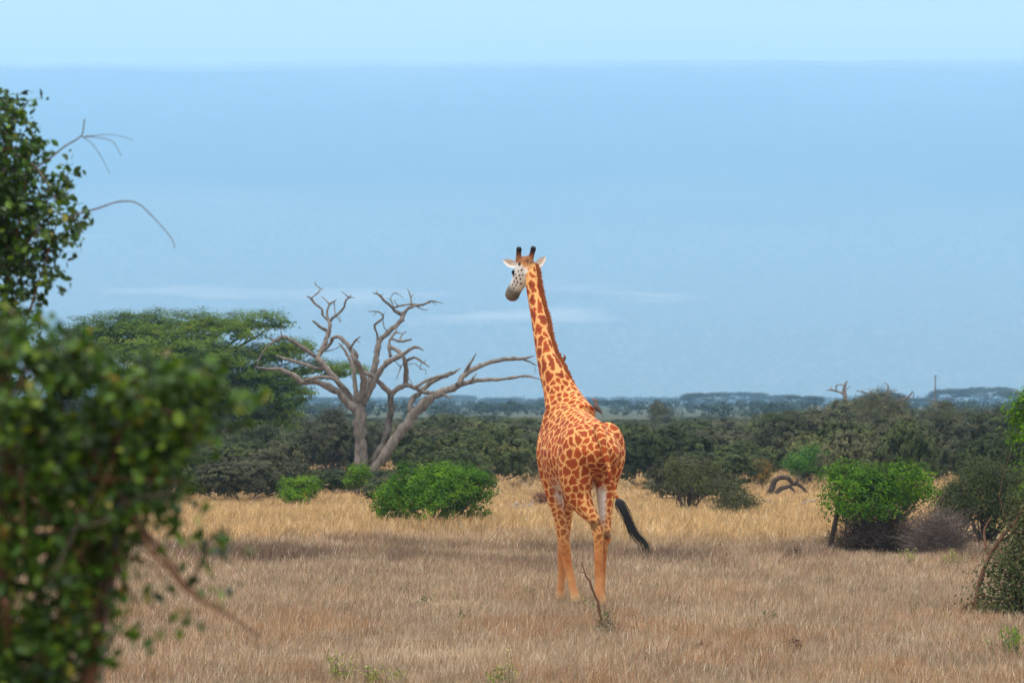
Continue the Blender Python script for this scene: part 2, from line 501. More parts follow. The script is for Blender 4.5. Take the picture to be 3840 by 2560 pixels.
def build_giraffe():
    mb = MB()
    # torso, lofted along the heading: (a, top, bottom, half width)
    st = np.array([(-0.40, 2.14, 2.02, .05), (-0.33, 2.25, 1.92, .17), (-0.15, 2.40, 1.82, .30), (0.10, 2.49, 1.74, .36),
                   (0.40, 2.56, 1.62, .39), (0.70, 2.63, 1.53, .42), (1.00, 2.73, 1.50, .41), (1.25, 2.84, 1.50, .385),
                   (1.45, 2.88, 1.60, .33), (1.62, 2.80, 1.78, .25), (1.75, 2.6, 2.05, .12)])
    S = catmull(st, 4)
    sides = 28
    ang = np.arange(sides) / sides * 2 * math.pi
    V = []
    for a, zt, zb, hw in S:
        zc, hh = zb + (zt - zb) * 0.46, None
        for t in ang:
            c, s = math.cos(t), math.sin(t)
            up = (zt - zc) if s > 0 else (zc - zb)
            # narrower towards the spine so that the back is ridged
            wv = hw * (abs(c) ** 0.9) * (1.0 if s < 0 else 1 - 0.22 * s)
            V.append(gw(a, math.copysign(wv, c), zc + up * s))
    n = len(S)
    idx = np.arange(n * sides).reshape(n, sides)
    A, B = idx[:-1], idx[1:]
    F = np.stack([A, np.roll(A, -1, 1), np.roll(B, -1, 1), B], -1).reshape(-1, 4)
    mb.add(V, F)
    base = mb.n - n * sides
    mb.v.append(np.array([gw(-0.42, 0, 2.05), gw(1.78, 0, 2.3)])); mb.t.append(np.array([.5, .5])); mb.n += 2
    k = np.arange(sides); k2 = (k + 1) % sides
    mb.f3.append(np.stack([np.full(sides, n * sides), k2, k], -1) + base)
    mb.f3.append(np.stack([np.full(sides, n * sides + 1), idx[-1][k], idx[-1][k2]], -1) + base)

    # neck: (left px, right px, row, forward station)
    nk = [(2060, 2200, 1640, 1.10), (2040, 2200, 1560, 1.22), (2036, 2172, 1500, 1.36), (2032, 2146, 1450, 1.46), (2021, 2120, 1400, 1.56), (2013, 2091, 1350, 1.67), (2006, 2073, 1300, 1.77),
          (1999, 2061, 1250, 1.87), (1992, 2051, 1200, 1.97), (1984, 2037, 1150, 2.07), (1976, 2026, 1100, 2.16),
          (1969, 2018, 1050, 2.24), (1968, 2011, 1005, 2.30), (1970, 2006, 985, 2.33)]
    NP = np.array([gp((l + r) / 2, y, a) for l, r, y, a in nk])
    NW = np.array([(r - l) / 2 / FPX * NP[i][1] / 1.045 for i, (l, r, y, a) in enumerate(nk)])
    NP2, NW2 = catmull(NP, 3), catmull(NW[:, None], 3)[:, 0]
    NT = np.minimum(1, .35 + np.arange(len(NW2)) * .16)          # taper inside the chest
    tube(mb, NP2, NW2 * NT, 18, side_axis=GL, rad2=NW2 * NT * np.interp(np.arange(len(NW2)), [0, 4, 8, 14], [.5, .62, .95, 1.36]))

    # legs: each joint (px, py, a, radius)
    def leg(js, sides=14, flat=1.0, sub=4):
        P = np.array([gp(*j[:3]) for j in js])
        Rr = np.array([j[3] for j in js])
        tube(mb, catmull(P, sub), catmull(Rr[:, None], sub)[:, 0], sides, side_axis=GL, rad2=catmull(Rr[:, None], sub)[:, 0] * flat)
    # hind left
    leg([(2200, 1585, .14, .06), (2185, 1625, .13, .20), (2172, 1665, .13, .245), (2165, 1720, .14, .255), (2160, 1795, .14, .225), (2168, 1855, .12, .178), (2195, 1905, .02, .125),
         (2228, 1948, -.08, .083), (2240, 1985, -.10, .078), (2244, 2030, -.09, .066), (2245, 2100, -.07, .060), (2246, 2170, -.05, .059),
         (2248, 2220, -.04, .062), (2252, 2246, -.02, .072), (2255, 2262, .02, .058), (2254, 2278, .05, .068), (2254, 2291, .06, .072)], flat=1.12)
    ellipsoid(mb, gp(2155, 1755, .20), (.195, .29, .38), np.array([GL, GF, [0, 0, 1.0]]))
    # hind right (its hock shows to the right)
    leg([(2262, 1590, .10, .06), (2276, 1615, .10, .15), (2288, 1660, .10, .19), (2287, 1720, .12, .20), (2276, 1790, .16, .165), (2272, 1850, .16, .128), (2270, 1905, .12, .098),
         (2270, 1960, .08, .080), (2266, 2010, .04, .076), (2262, 2050, .06, .062), (2258, 2110, .12, .056), (2256, 2170, .18, .054),
         (2254, 2220, .24, .055), (2252, 2246, .26, .064), (2252, 2262, .28, .055), (2250, 2274, .31, .064), (2250, 2283, .32, .068)], flat=1.12)
    ellipsoid(mb, gp(2277, 2016, 0.0), (.05, .075, .09), np.array([GL, GF, [0, 0, 1.0]]))
    # front left
    leg([(2080, 1560, 1.34, .05), (2070, 1600, 1.33, .13), (2063, 1645, 1.32, .165), (2058, 1700, 1.30, .165), (2062, 1770, 1.28, .145), (2075, 1840, 1.25, .118), (2092, 1910, 1.22, .092),
         (2105, 1980, 1.20, .078), (2115, 2035, 1.18, .082), (2119, 2065, 1.18, .078), (2128, 2110, 1.14, .062), (2139, 2160, 1.08, .058),
         (2150, 2210, 1.02, .056), (2157, 2238, .99, .064), (2158, 2252, .99, .054), (2158, 2266, 1.0, .064), (2158, 2278, 1.02, .068)], flat=1.2)
    # front right
    leg([(2135, 1580, 1.32, .06), (2140, 1640, 1.32, .15), (2140, 1720, 1.34, .15), (2137, 1790, 1.38, .125), (2132, 1850, 1.42, .102), (2126, 1910, 1.48, .088),
         (2119, 1980, 1.54, .076), (2113, 2035, 1.60, .078), (2110, 2065, 1.62, .074), (2108, 2110, 1.66, .058), (2106, 2160, 1.70, .053),
         (2103, 2205, 1.74, .052), (2101, 2225, 1.76, .060), (2100, 2238, 1.78, .052), (2099, 2252, 1.80, .062), (2098, 2262, 1.81, .066)], flat=1.2)
    # shoulder and breast muscle
    ellipsoid(mb, gp(2085, 1610, 1.30), (.20, .26, .36), np.array([GL, GF, [0, 0, 1.0]]))
    # withers flowing into the neck
    tube(mb, catmull([gp(2190, 1560, .85), gp(2150, 1505, 1.22), gp(2112, 1440, 1.47), gp(2072, 1360, 1.66)], 4), np.linspace(.17, .125, 13), 14)
    # tail
    TP = np.array([gp(2246, 1600, -.18), gp(2256, 1640, -.36), gp(2268, 1690, -.44), gp(2279, 1740, -.47), gp(2289, 1790, -.48), gp(2302, 1830, -.48),
                   gp(2312, 1860, -.48), gp(2322, 1886, -.48)])
    tube(mb, catmull(TP, 5), catmull(np.array([.09, .066, .047, .035, .030, .026, .023, .021])[:, None], 5)[:, 0], 10)

    # head, in its own frame
    Yh = gp(1985, 1000, 2.32)[1] + 0.02
    hs = at(1971, 989, Yh)
    hu = unit(np.array([-0.20, 0.26, -0.43]))            # towards the muzzle
    hl = unit(np.cross([0, 0, 1.0], [hu[0], hu[1], 0]))   # head's left
    hd = np.cross(hu, hl)                                 # forehead side
    if hd[2] < 0: hd = -hd
    def hp(t, s=0.0, d=0.0):
        return hs + hu * t + hl * s + hd * d
    hst = [(-.09, -.01, .055, .06), (-.03, 0, .100, .098), (.05, -.01, .118, .125), (.14, -.025, .118, .145), (.22, -.03, .106, .142), (.30, -.03, .092, .122),
           (.38, -.02, .088, .108), (.45, -.014, .094, .106), (.50, -.014, .098, .106), (.55, -.016, .090, .094), (.59, -.02, .055, .060)]
    C = np.array([hp(t, 0, d) for t, d, _, _ in hst])
    r1 = np.array([x[2] for x in hst]); r2 = np.array([x[3] for x in hst])
    tube(mb, catmull(C, 3), catmull(r1[:, None], 3)[:, 0], 16, side_axis=hl, rad2=catmull(r2[:, None], 3)[:, 0])
    ellipsoid(mb, hp(.02, 0, .07), (.085, .08, .06), np.array([hl, hu, hd]))       # crown
    ellipsoid(mb, hp(.17, .075, .03), (.045, .07, .05), np.array([hl, hu, hd]))    # brow
    ellipsoid(mb, hp(.17, -.075, .03), (.045, .07, .05), np.array([hl, hu, hd]))
    ellipsoid(mb, hp(.16, 0, -.10), (.062, .13, .06), np.array([hl, hu, hd]))       # jaw
    ellipsoid(mb, hp(.50, 0, -.065), (.058, .065, .045), np.array([hl, hu, hd]))     # lower lip
    # bridge from skull to neck
    tube(mb, np.array([hp(.0, 0, 0), (hp(0, 0, 0) + NP[-2]) / 2, NP[-3]]), [.085, .085, .08], 12)
    # horns
    for b0, b1, t1 in (((1946, 985), (1945, 955), (1947, 927)), ((1985, 985), (1994, 955), (2002, 925))):
        P = np.array([at(*b0, Yh + .02), at(*b1, Yh + .0), at(*t1, Yh - .05)])
        tube(mb, catmull(P, 4), [.050, .048, .045, .041, .038, .037, .038, .041, .036], 12)

    me = mb.mesh('tmp', M_BARK)
    tmp = bpy.data.objects.new('tmp', me); col.objects.link(tmp)
    rm = tmp.modifiers.new('r', 'REMESH'); rm.mode = 'VOXEL'; rm.voxel_size = 0.0115
    sm = tmp.modifiers.new('s', 'SMOOTH'); sm.factor = 0.5; sm.iterations = 7
    dg = bpy.context.evaluated_depsgraph_get()
    ev = bpy.data.meshes.new_from_object(tmp.evaluated_get(dg))
    V = np.zeros(len(ev.vertices) * 3, np.float32); ev.vertices.foreach_get('co', V); V = V.reshape(-1, 3).astype(float)
    VN = np.zeros(len(ev.vertices) * 3, np.float32); ev.vertices.foreach_get('normal', VN); VN = VN.reshape(-1, 3).astype(float)
    nl = np.zeros(len(ev.loops), np.int32); ev.loops.foreach_get('vertex_index', nl)
    F = nl.reshape(-1, 4)
    bpy.data.objects.remove(tmp)

    # ---- coat, one colour per vertex
    rel = V - GO
    a = rel @ GF; b = rel @ GL; z = rel[:, 2]
    N = len(V)
    def nz(freq, seed):
        return np.array([noise.noise(Vector((p[0] * freq + seed, p[1] * freq, p[2] * freq))) for p in V])
    n1, n2, n3 = nz(11, 1.3), nz(11, 7.7), nz(11, 13.1)
    f1, f2 = nz(34, 3.1), nz(34, 9.4)
    D = V + 0.034 * np.stack([n1, n2, n3], 1) + 0.016 * np.stack([f1, f2, f1 - f2], 1)
    ndir = unit(NP[-3] - NP[3])
    nbase = NP[3]
    # neck weight: distance to neck axis
    NS = NP2
    hd_t = (V - hs) @ hu
    dneck = np.min(np.linalg.norm(V[:, None, :] - NS[None, 12:, :], axis=2), axis=1) if N < 60000 else np.concatenate([np.min(np.linalg.norm(c[:, None, :] - NS[None, 12:, :], axis=2), axis=1) for c in np.array_split(V, 12)])
    dhead = np.min(np.stack([np.linalg.norm(V - hp(t, 0, 0), axis=1) for t in np.linspace(-.06, .56, 14)]), axis=0)
    head = (dhead < 0.178) & (hd_t > -0.16 + 0.0)
    along = (V - nbase) @ ndir
    neck = np.clip(along / 0.35, 0, 1)
    neck = np.where(z < 2.4, 0, neck)
    D = D - 0.42 * np.maximum(along, 0)[:, None] * neck[:, None] * ndir
    spacing = np.where(z > 1.75, 0.108, np.where(z > 1.2, 0.108 - (1.75 - z) / .55 * 0.045, 0.063))
    spacing = spacing * (1 - 0.04 * neck)
    spacing = np.where(head, 0.045, spacing)
    spacing = spacing * (1 - 0.28 * np.clip((z - 2.35) / .3, 0, 1) * (1 - neck))      # smaller along the back
    order = rng.permutation(N)[:14000]
    acc = []
    accp = np.zeros((0, 3))
    for i in order:
        if len(acc) and np.min(np.sum((accp - D[i]) ** 2, 1)) < (spacing[i] * (0.8 + 0.35 * rng.random())) ** 2:
            continue
        acc.append(i); accp = np.vstack([accp, D[i]])
    kd = kdtree.KDTree(len(acc))
    for j, p in enumerate(accp): kd.insert(p, j)
    kd.balance()
    edge = np.zeros(N); cell = np.zeros(N)
    for i in range(N):
        r_ = kd.find_n(D[i], 2)
        edge[i] = (r_[1][2] - r_[0][2]) * 0.5
        cell[i] = r_[0][1]
    crand = np.random.default_rng(3).random(len(acc))[cell.astype(int)]
    def ss(x, e0, e1):
        t = np.clip((x - e0) / (e1 - e0), 0, 1); return t * t * (3 - 2 * t)
    line = np.where(neck > .3, 0.0125, np.where(z > 1.6, 0.0105, 0.011)) + 0.004 * f1
    patch = ss(edge, line - 0.004, line + 0.004)
    LIGHT = np.array([.64, .325, .11]); PATCH = np.array([.30, .048, .008]); DARK = np.array([.120, .022, .008])
    WHITE = np.array([.66, .60, .53]); TAN = np.array([.45, .165, .048])
    PC = PATCH[None] * (0.85 + 0.35 * crand[:, None])
    core = ss(edge, line + 0.008, line + 0.035) * np.clip(0.25 + 0.75 * np.maximum(neck, np.clip((z - 2.3) / .4, 0, 1)), 0, 1) * 0.62
    PC = PC * (1 - core[:, None]) + DARK * core[:, None]
    base = np.broadcast_to(LIGHT, (N, 3)).copy()
    # white: inner thighs, belly, back of the forearm
    inner = np.zeros(N)
    rear_in = ss(-np.abs(b + 0.03), -0.11, -0.03) * ss(z, 1.1, 1.35) * ss(-z, -1.74, -1.60) * ss(-a, -.3, .05) * (a > -.33)
    foot_legs = ss(-z, -1.95, -1.6)
    # hind right inner face
    hr = ss(VN @ GL, .15, .6) * (b < 0.02) * (a < .6) * (a > -.30) * ss(z, 1.0, 1.3) * ss(-z, -1.68, -1.52)
    fl = ss(-(VN @ GF), -.1, .55) * (a > .9) * ss(z, 1.25, 1.5) * ss(-z, -2.1, -1.85) * ss(-(VN @ GL) , -.75, .1)
    belly = ss(-VN[:, 2], .35, .8) * ss(-z, -1.85, -1.62) * (a > .2) * (a < 1.4)
    inner = np.clip(rear_in * .25 + hr + fl + belly * .7, 0, 1)
    base = base * (1 - inner[:, None]) + WHITE * inner[:, None]
    patch = patch * (1 - 0.88 * inner * (crand < .80))
    # lower legs fade to plain tan
    fade = ss(-z, -1.05, -.62)
    base = base * (1 - fade[:, None]) + TAN * (1 + .15 * n1[:, None]) * fade[:, None]
    patch = patch * (1 - fade * (0.75 + .2 * (crand > .5)))
    lowfade = ss(-z, -1.5, -1.1)
    PC = PC * (1 - .4 * lowfade[:, None]) + TAN * .8 * .4 * lowfade[:, None]
    colr = base * (1 - patch[:, None]) + PC * patch[:, None]
    # smudged brown over hocks and knees, paler shins
    mot = ss(n2 + .6 * f1, .05, .5) * fade * ss(z, .35, .75) * .55
    colr = colr * (1 - mot[:, None]) + np.array([.24, .058, .014]) * mot[:, None]
    pal = ss(-z, -.62, -.30) * .45 * (1 + .5 * n3)
    colr = colr * (1 - pal[:, None]) + np.array([.56, .30, .13]) * pal[:, None]
    # hooves and pale pasterns
    past = ss(-z, -.22, -.05) * .8
    colr = colr * (1 - past[:, None]) + np.array([.62, .46, .27]) * past[:, None]
    hoof = ss(-z, -.085, -.06)
    colr = colr * (1 - hoof[:, None]) + np.array([.20, .15, .11]) * hoof[:, None]
    # dark hock marks
    for q in (gp(2256, 1955, -.2), gp(2278, 2005, -.05), gp(2226, 1968, -.15)):
        k_ = ss(-np.linalg.norm(V - q, axis=1), -.085, -.035) * .75
        colr = colr * (1 - k_[:, None]) + np.array([.05, .022, .012]) * k_[:, None]
    # tail root darker line down the rump
    # head colours
    ht, hsd, hdd = (V - hs) @ hu, (V - hs) @ hl, (V - hs) @ hd
    H = head & (z > 3.6)
    hw_ = H.astype(float)
    hc = np.broadcast_to(np.array([.66, .62, .57]), (N, 3)).copy()
    spot = np.zeros(N)
    for (t_, s_, d_, rr_) in ((.09, .10, -.05, .018), (.13, .09, -.09, .020), (.17, .08, -.12, .017), (.20, .10, -.06, .022), (.24, .085, -.095, .018), (.27, .09, -.04, .020), (.30, .08, -.085, .017), (.33, .08, -.03, .018), (.05, .09, -.08, .018), (.10, .07, -.12, .016), (.23, .055, -.14, .018), (.36, .075, -.07, .016), (.16, .11, -.03, .014)):
        for sgn in (1, -1):
            q_ = V - hp(t_, sgn * s_, d_)
            dd = np.sqrt((q_ @ hu / 1.5) ** 2 + (q_ @ hl) ** 2 * .4 + (q_ @ hd) ** 2)
            spot = np.maximum(spot, ss(-dd, -rr_, -rr_ * .55))
    hc = hc * (1 - spot[:, None]) + np.array([.13, .055, .03]) * spot[:, None]
    front = ss(hdd, .045, .085)
    hc = hc * (1 - front[:, None]) + np.array([.27, .14, .075]) * front[:, None]
    muz = ss(ht, .30, .44)
    hc = hc * (1 - muz[:, None]) + (np.array([.135, .11, .085]) * (1 + .5 * n2[:, None])) * muz[:, None]
    chin = ss(ht, .50, .56)
    hc = hc * (1 - chin[:, None]) + np.array([.22, .105, .055]) * chin[:, None]
    for sgn in (1, -1):
        for (t_, s_, d_, rr_, cc) in ((.545, .078, .030, .030, (.012, .008, .006)), (.58, .05, -.03, .03, (.05, .03, .02)), (.49, .06, -.022, .014, (.05, .03, .02)), (.19, .10, .02, .045, (.07, .05, .04))):
            k_ = ss(-np.linalg.norm(V - hp(t_, sgn * s_, d_), axis=1), -rr_, -rr_ * .5) * .9
            hc = hc * (1 - k_[:, None]) + np.array(cc) * k_[:, None]
    wt = ss(ht, -.03, .03) * hw_
    colr = colr * (1 - wt[:, None]) + hc * wt[:, None]
    # back of the skull: white cheeks below, dark poll above
    top = z - hs[2]
    pl = ss(top, -.015, .035) * (np.linalg.norm(V - hs, axis=1) < .19)
    colr = colr * (1 - pl[:, None]) + np.array([.27, .105, .04]) * pl[:, None]
    pt = at(1986, 985, Yh - .08)
    k_ = ss(-np.linalg.norm(V - pt, axis=1), -.095, -.03)
    k_ = k_ * np.clip(.75 + .8 * f1, 0, 1)
    colr = colr * (1 - k_[:, None]) + np.array([.035, .020, .012]) * k_[:, None]
    pt = at(1949, 990, Yh - .06)
    k_ = ss(-np.linalg.norm(V - pt, axis=1), -.04, -.02)
    colr = colr * (1 - k_[:, None]) + np.array([.045, .030, .022]) * k_[:, None]
    # horns dark to the tip
    hz_ = CAMZ + (HOR - 962) / FPX * Yh
    tipz = CAMZ + (HOR - 943) / FPX * Yh
    hornm = ss(z, hz_ - .02, hz_ + .02)
    colr = colr * (1 - hornm[:, None]) + np.array([.20, .075, .032]) * hornm[:, None]
    tp = ss(z, hz_ + .0, tipz + .02)
    colr = colr * (1 - tp[:, None]) + np.array([.016, .012, .014]) * tp[:, None]
    colr = np.clip(colr * (1 + .10 * f2[:, None] + .08 * n3[:, None]), 0.004, 1)

    # ---- ears, joined to the body mesh
    ears = MB(); ecol = []
    def ear(root, mid, tip, wd, facing):
        root, mid, tip = map(np.asarray, (root, mid, tip))
        P = catmull(np.array([root, mid, tip]), 6)
        n_ = len(P)
        wr = np.interp(np.linspace(0, 1, n_), [0, .18, .42, .7, .9, 1], [.026, .046, wd, wd * .78, wd * .35, .006])
        ax = unit(np.asarray(facing, float))
        T = unit(np.gradient(P, axis=0))
        m_ = 9
        outer, innr = [], []
        for i in range(n_):
            up = unit(np.cross(T[i], ax)); fn = np.cross(up, T[i])
            for j in range(m_):
                th = (j / (m_ - 1) - .5) * 2.3
                c_ = P[i] + up * math.sin(th) * wr[i] / math.sin(1.15) + fn * (-(math.cos(th) - math.cos(1.15)) * wr[i] * .75)
                outer.append(c_ - fn * .006); innr.append(c_ + fn * .006)
        V_ = np.array(outer + innr); k_ = n_ * m_
        F_ = []
        for i in range(n_ - 1):
            for j in range(m_ - 1):
                q = i * m_ + j
                F_.append((q, q + m_, q + m_ + 1, q + 1)); F_.append((k_ + q, k_ + q + 1, k_ + q + m_ + 1, k_ + q + m_))
            for j in (0, m_ - 1):
                q = i * m_ + j
                F_.append((q, q + m_, k_ + q + m_, k_ + q))
        ears.add(V_, F_)
        t_ = np.repeat(np.linspace(0, 1, n_), m_)
        jj = np.tile(np.linspace(-1, 1, m_), n_)
        o_ = np.array([.66, .58, .50])[None] * np.ones((k_, 1))
        i_ = np.array([.70, .63, .56])[None] * np.ones((k_, 1))
        mk = (np.exp(-((t_ - .55) / .25) ** 2) * np.exp(-(jj / .45) ** 2) * .75)[:, None]
        i_ = i_ * (1 - mk) + np.array([.40, .22, .13]) * mk
        o_ = o_ * (1 - mk * .5) + np.array([.45, .30, .19]) * mk * .5
        ecol.append(np.vstack([o_, i_]))
    ear(at(1941, 996, Yh + .0), at(1912, 986, Yh + .01), at(1886, 975, Yh + .03), .056, (0.25, -1.0, -.15))
    ear(at(2004, 1003, Yh - .02), at(2026, 984, Yh - .03), at(2047, 961, Yh - .03), .056, (-.2, -1.0, .15))
    EV, EF = np.concatenate(ears.v), np.concatenate(ears.f4)
    # eyes
    eyes = MB()
    for sgn in (1, -1):
        ellipsoid(eyes, hp(.165, sgn * .116, .03), (.022, .032, .026), np.array([hl, hu, hd]), 10, 8)
    YV = np.concatenate(eyes.v)

    allmb = MB()
    allmb.add(V, F); allmb.add(EV, EF)
    b0 = allmb.n
    allmb.v.append(YV); allmb.t.append(np.full(len(YV), .5)); allmb.n += len(YV)
    allmb.f4 += [f + b0 for f in eyes.f4]; allmb.f3 += [f + b0 for f in eyes.f3]
    cols = np.vstack([colr, np.concatenate(ecol), np.tile([[.008, .006, .006]], (len(YV), 1))])

    m, nt, o = node_mat('giraffe_coat')
    ca = nt.nodes.new('ShaderNodeAttribute'); ca.attribute_name = 'coat'
    p = nt.nodes.new('ShaderNodeBsdfPrincipled'); p.inputs['Roughness'].default_value = .62
    p.inputs['Specular IOR Level'].default_value = .12
    g = nt.nodes.new('ShaderNodeNewGeometry')
    nn = nt.nodes.new('ShaderNodeTexNoise'); nn.inputs['Scale'].default_value = 90; nn.inputs['Detail'].default_value = 3
    mp = nt.nodes.new('ShaderNodeMapping'); mp.inputs['Scale'].default_value = (1, 1, .3)
    nt.links.new(g.outputs['Position'], mp.inputs['Vector']); nt.links.new(mp.outputs[0], nn.inputs['Vector'])
    bp = nt.nodes.new('ShaderNodeBump'); bp.inputs['Strength'].default_value = .25; bp.inputs['Distance'].default_value = .01
    nt.links.new(nn.outputs['Fac'], bp.inputs['Height']); nt.links.new(bp.outputs[0], p.inputs['Normal'])
    nt.links.new(ca.outputs['Color'], p.inputs['Base Color'])
    nt.links.new(p.outputs[0], o.inputs['Surface'])
    me = allmb.mesh('body', m, origin=GO, smooth=True)
    at_ = me.attributes.new('coat', 'FLOAT_COLOR', 'POINT')
    at_.data.foreach_set('color', np.hstack([cols, np.ones((len(cols), 1))]).astype(np.float32).ravel())
    root = thing('giraffe', GO, 'tall orange-brown patched giraffe walking away through dry grass, head turned left', 'giraffe')
    obj('body', me, root)

    # mane: a brush of short stiff hairs along the back of the neck
    mm = MB()
    n_ = len(NP2)
    MT = catmull(NP, 60)
    MWd = catmull(NW[:, None], 60)[:, 0]
    tt = np.linspace(0, 1, len(MT))
    sel = np.where((tt > .19) & (tt < .955))[0]
    T = unit(np.gradient(MT, axis=0))
    bdir = unit(-GF * .60 - GL * .80)
    back = unit(bdir[None] - T * (T @ bdir)[:, None])
    for rep in range(9):
        i = sel
        w_ = rng.normal(size=(len(i), 1)) * .016
        base_ = MT[i] + back[i] * (MWd[i] * 1.07 * .96)[:, None] + GL[None] * w_ + T[i] * rng.normal(size=(len(i), 1)) * .012
        L = (.026 + .014 * rng.random((len(i), 1))) * np.minimum(1, (.05 + (tt[i] - .19) * 6))[:, None] + .012
        L = L * np.clip((.965 - tt[i]) * 14, .15, 1)[:, None]
        d = unit(back[i] + T[i] * (.25 + .2 * rng.normal(size=(len(i), 1))) + GL[None] * rng.normal(size=(len(i), 1)) * .18)
        s_ = T[i] * .009
        V_ = np.stack([base_ - s_, base_ + s_, base_ + d * L], 1).reshape(-1, 3)
        mm.add(V_, np.arange(len(V_)).reshape(-1, 3), np.repeat(rng.random(len(i)), 3))
    mmat = leaf_mat('mane_hair', [(0, (.13, .026, .010)), (.5, (.27, .066, .018)), (1, (.42, .14, .035))], .1, .7, 0)
    obj('mane', mm.mesh('mane', mmat, GO), root)

    # tail tuft
    tf = MB()
    TC = [(2316, 1872), (2330, 1898), (2350, 1930), (2366, 1965), (2392, 2005), (2424, 2038), (2436, 2072)]
    P = np.array([gp(x, y, -.49) for x, y in TC])
    C = catmull(P, 6)
    tmt = leaf_mat('tail_hair', [(0, (.006, .007, .009)), (1, (.022, .024, .028))], .0, .5, 0, .35)
    for k in range(330):
        o_ = rng.normal(size=3) * .5
        ln = .55 + .45 * rng.random()
        if k < 24: ln = 1.0
        nn_ = max(8, int(len(C) * ln))
        s_ = np.linspace(0, 1, nn_)
        spread = np.interp(s_, [0, .1, .3, .55, .8, 1], [.016, .040, .046, .036, .036, .06 if k < 24 else .02])
        Q = C[:nn_] + o_[None] * spread[:, None] + np.array([-.05, 0, -.03])[None] * (max(0, rng.normal()) * s_ ** 2)[:, None]
        wd = .0035 * (1 - s_ * .7)
        tube(tf, Q, wd, 3, rng.random(), cap=False)
    tube(tf, C[:26], np.interp(np.linspace(0, 1, 26), [0, .15, .5, 1], [.016, .036, .038, .010]), 8, .3)
    obj('tail_tuft', tf.mesh('tail_tuft', tmt, GO), root)

    # ---- oxpeckers on the giraffe
    mbod = plain_mat('bird_brown', (.12, .075, .05)); mwin = plain_mat('bird_wing', (.075, .055, .045)); mbk = plain_mat('bird_bill', (.45, .06, .03)); mbl = plain_mat('bird_buff', (.36, .25, .15))
    def bird(foot, axis, up, label):
        foot = np.asarray(foot, float)
        axis = unit(np.asarray(axis, float)); side = unit(np.cross(up, axis)); upv = np.cross(axis, side)
        r_ = thing('oxpecker', foot, label, 'bird', 'oxpeckers riding on the giraffe')
        q = lambda x, s, u: axis * x + side * s + upv * u
        b_ = MB()
        tube(b_, catmull([q(-.075, 0, .045), q(-.045, 0, .05), q(0, 0, .055), q(.04, 0, .075), q(.062, 0, .105), q(.085, 0, .118), q(.103, 0, .115)], 3),
             catmull(np.array([.010, .028, .036, .031, .021, .021, .008])[:, None], 3)[:, 0], 10)
        obj('body', b_.mesh('body', mbod, smooth=True), r_)
        b_ = MB(); tube(b_, [q(.098, 0, .115), q(.118, 0, .108), q(.128, 0, .102)], [.009, .007, .002], 6)
        obj('bill', b_.mesh('bill', mbk), r_)
        b_ = MB(); tube(b_, [q(-.06, 0, .05), q(-.11, 0, .034), q(-.155, 0, .016)], [.012, .016, .009], 6, side_axis=side, rad2=[.006, .005, .003])
        obj('tail', b_.mesh('tail', mwin), r_)
        for sg in (1, -1):
            b_ = MB(); tube(b_, catmull([q(.035, sg * .022, .08), q(0, sg * .036, .068), q(-.05, sg * .026, .055), q(-.10, sg * .008, .045)], 3), np.interp(np.linspace(0, 1, 10), [0, .3, .7, 1], [.012, .026, .018, .004]), 8, side_axis=upv, rad2=.008)
            obj('wing', b_.mesh('wing', mwin, smooth=True), r_)
            b_ = MB(); tube(b_, [q(.0, sg * .014, .04), q(.01, sg * .016, .015), q(.02, sg * .016, -.012)], .004, 5)
            obj('leg', b_.mesh('leg', mbk), r_)
            b_ = MB(); ellipsoid(b_, q(.086, sg * .017, .123), (.005, .005, .005), None, 8, 6)
            obj('eye', b_.mesh('eye', mbk, smooth=True), r_)
    def surf(px, py, toward):
        """skin point nearest the ray of a pixel"""
        d = unit(at(px, py, 60) - np.array([0, 0, CAMZ]))
        rel_ = V - np.array([0, 0, CAMZ])
        dist = np.linalg.norm(rel_ - (rel_ @ d)[:, None] * d, axis=1)
        return V[np.argmin(dist)]
    bird(surf(2088, 1362, 0), (-.05, -.25, 1.0), unit(np.array([.9, -.3, .35])), 'small brown oxpecker clinging to the mane at the base of the neck')
    bird(surf(2228, 1541, 0), (-.62, .2, .55), np.array([.35, -.05, .9]), 'small brown oxpecker perched on the back above the rump')
build_giraffe()

# ------------------------------------------------------------------ grass (nobody could count it: one object)
def ssn(x, e0, e1):
    t = np.clip((x - e0) / (e1 - e0), 0, 1); return t * t * (3 - 2 * t)

def fnoise(P, f, seed, oy=1.0):
    return np.array([noise.noise(Vector((x * f + seed, y * f * oy, seed * .37))) for x, y in P])

def grass_material():
    m, nt, o = node_mat('dry_grass')
    c = nt.nodes.new('ShaderNodeAttribute'); c.attribute_name = 'blade'
    p = nt.nodes.new('ShaderNodeBsdfPrincipled'); p.inputs['Roughness'].default_value = 0.7
    p.inputs['Specular IOR Level'].default_value = 0.05
    nt.links.new(c.outputs['Color'], p.inputs['Base Color'])
    t = nt.nodes.new('ShaderNodeBsdfTranslucent'); nt.links.new(c.outputs['Color'], t.inputs['Color'])
    mx = nt.nodes.new('ShaderNodeMixShader'); mx.inputs[0].default_value = 0.3
    nt.links.new(p.outputs[0], mx.inputs[1]); nt.links.new(t.outputs[0], mx.inputs[2])
    nt.links.new(mx.outputs[0], o.inputs['Surface'])
    return m

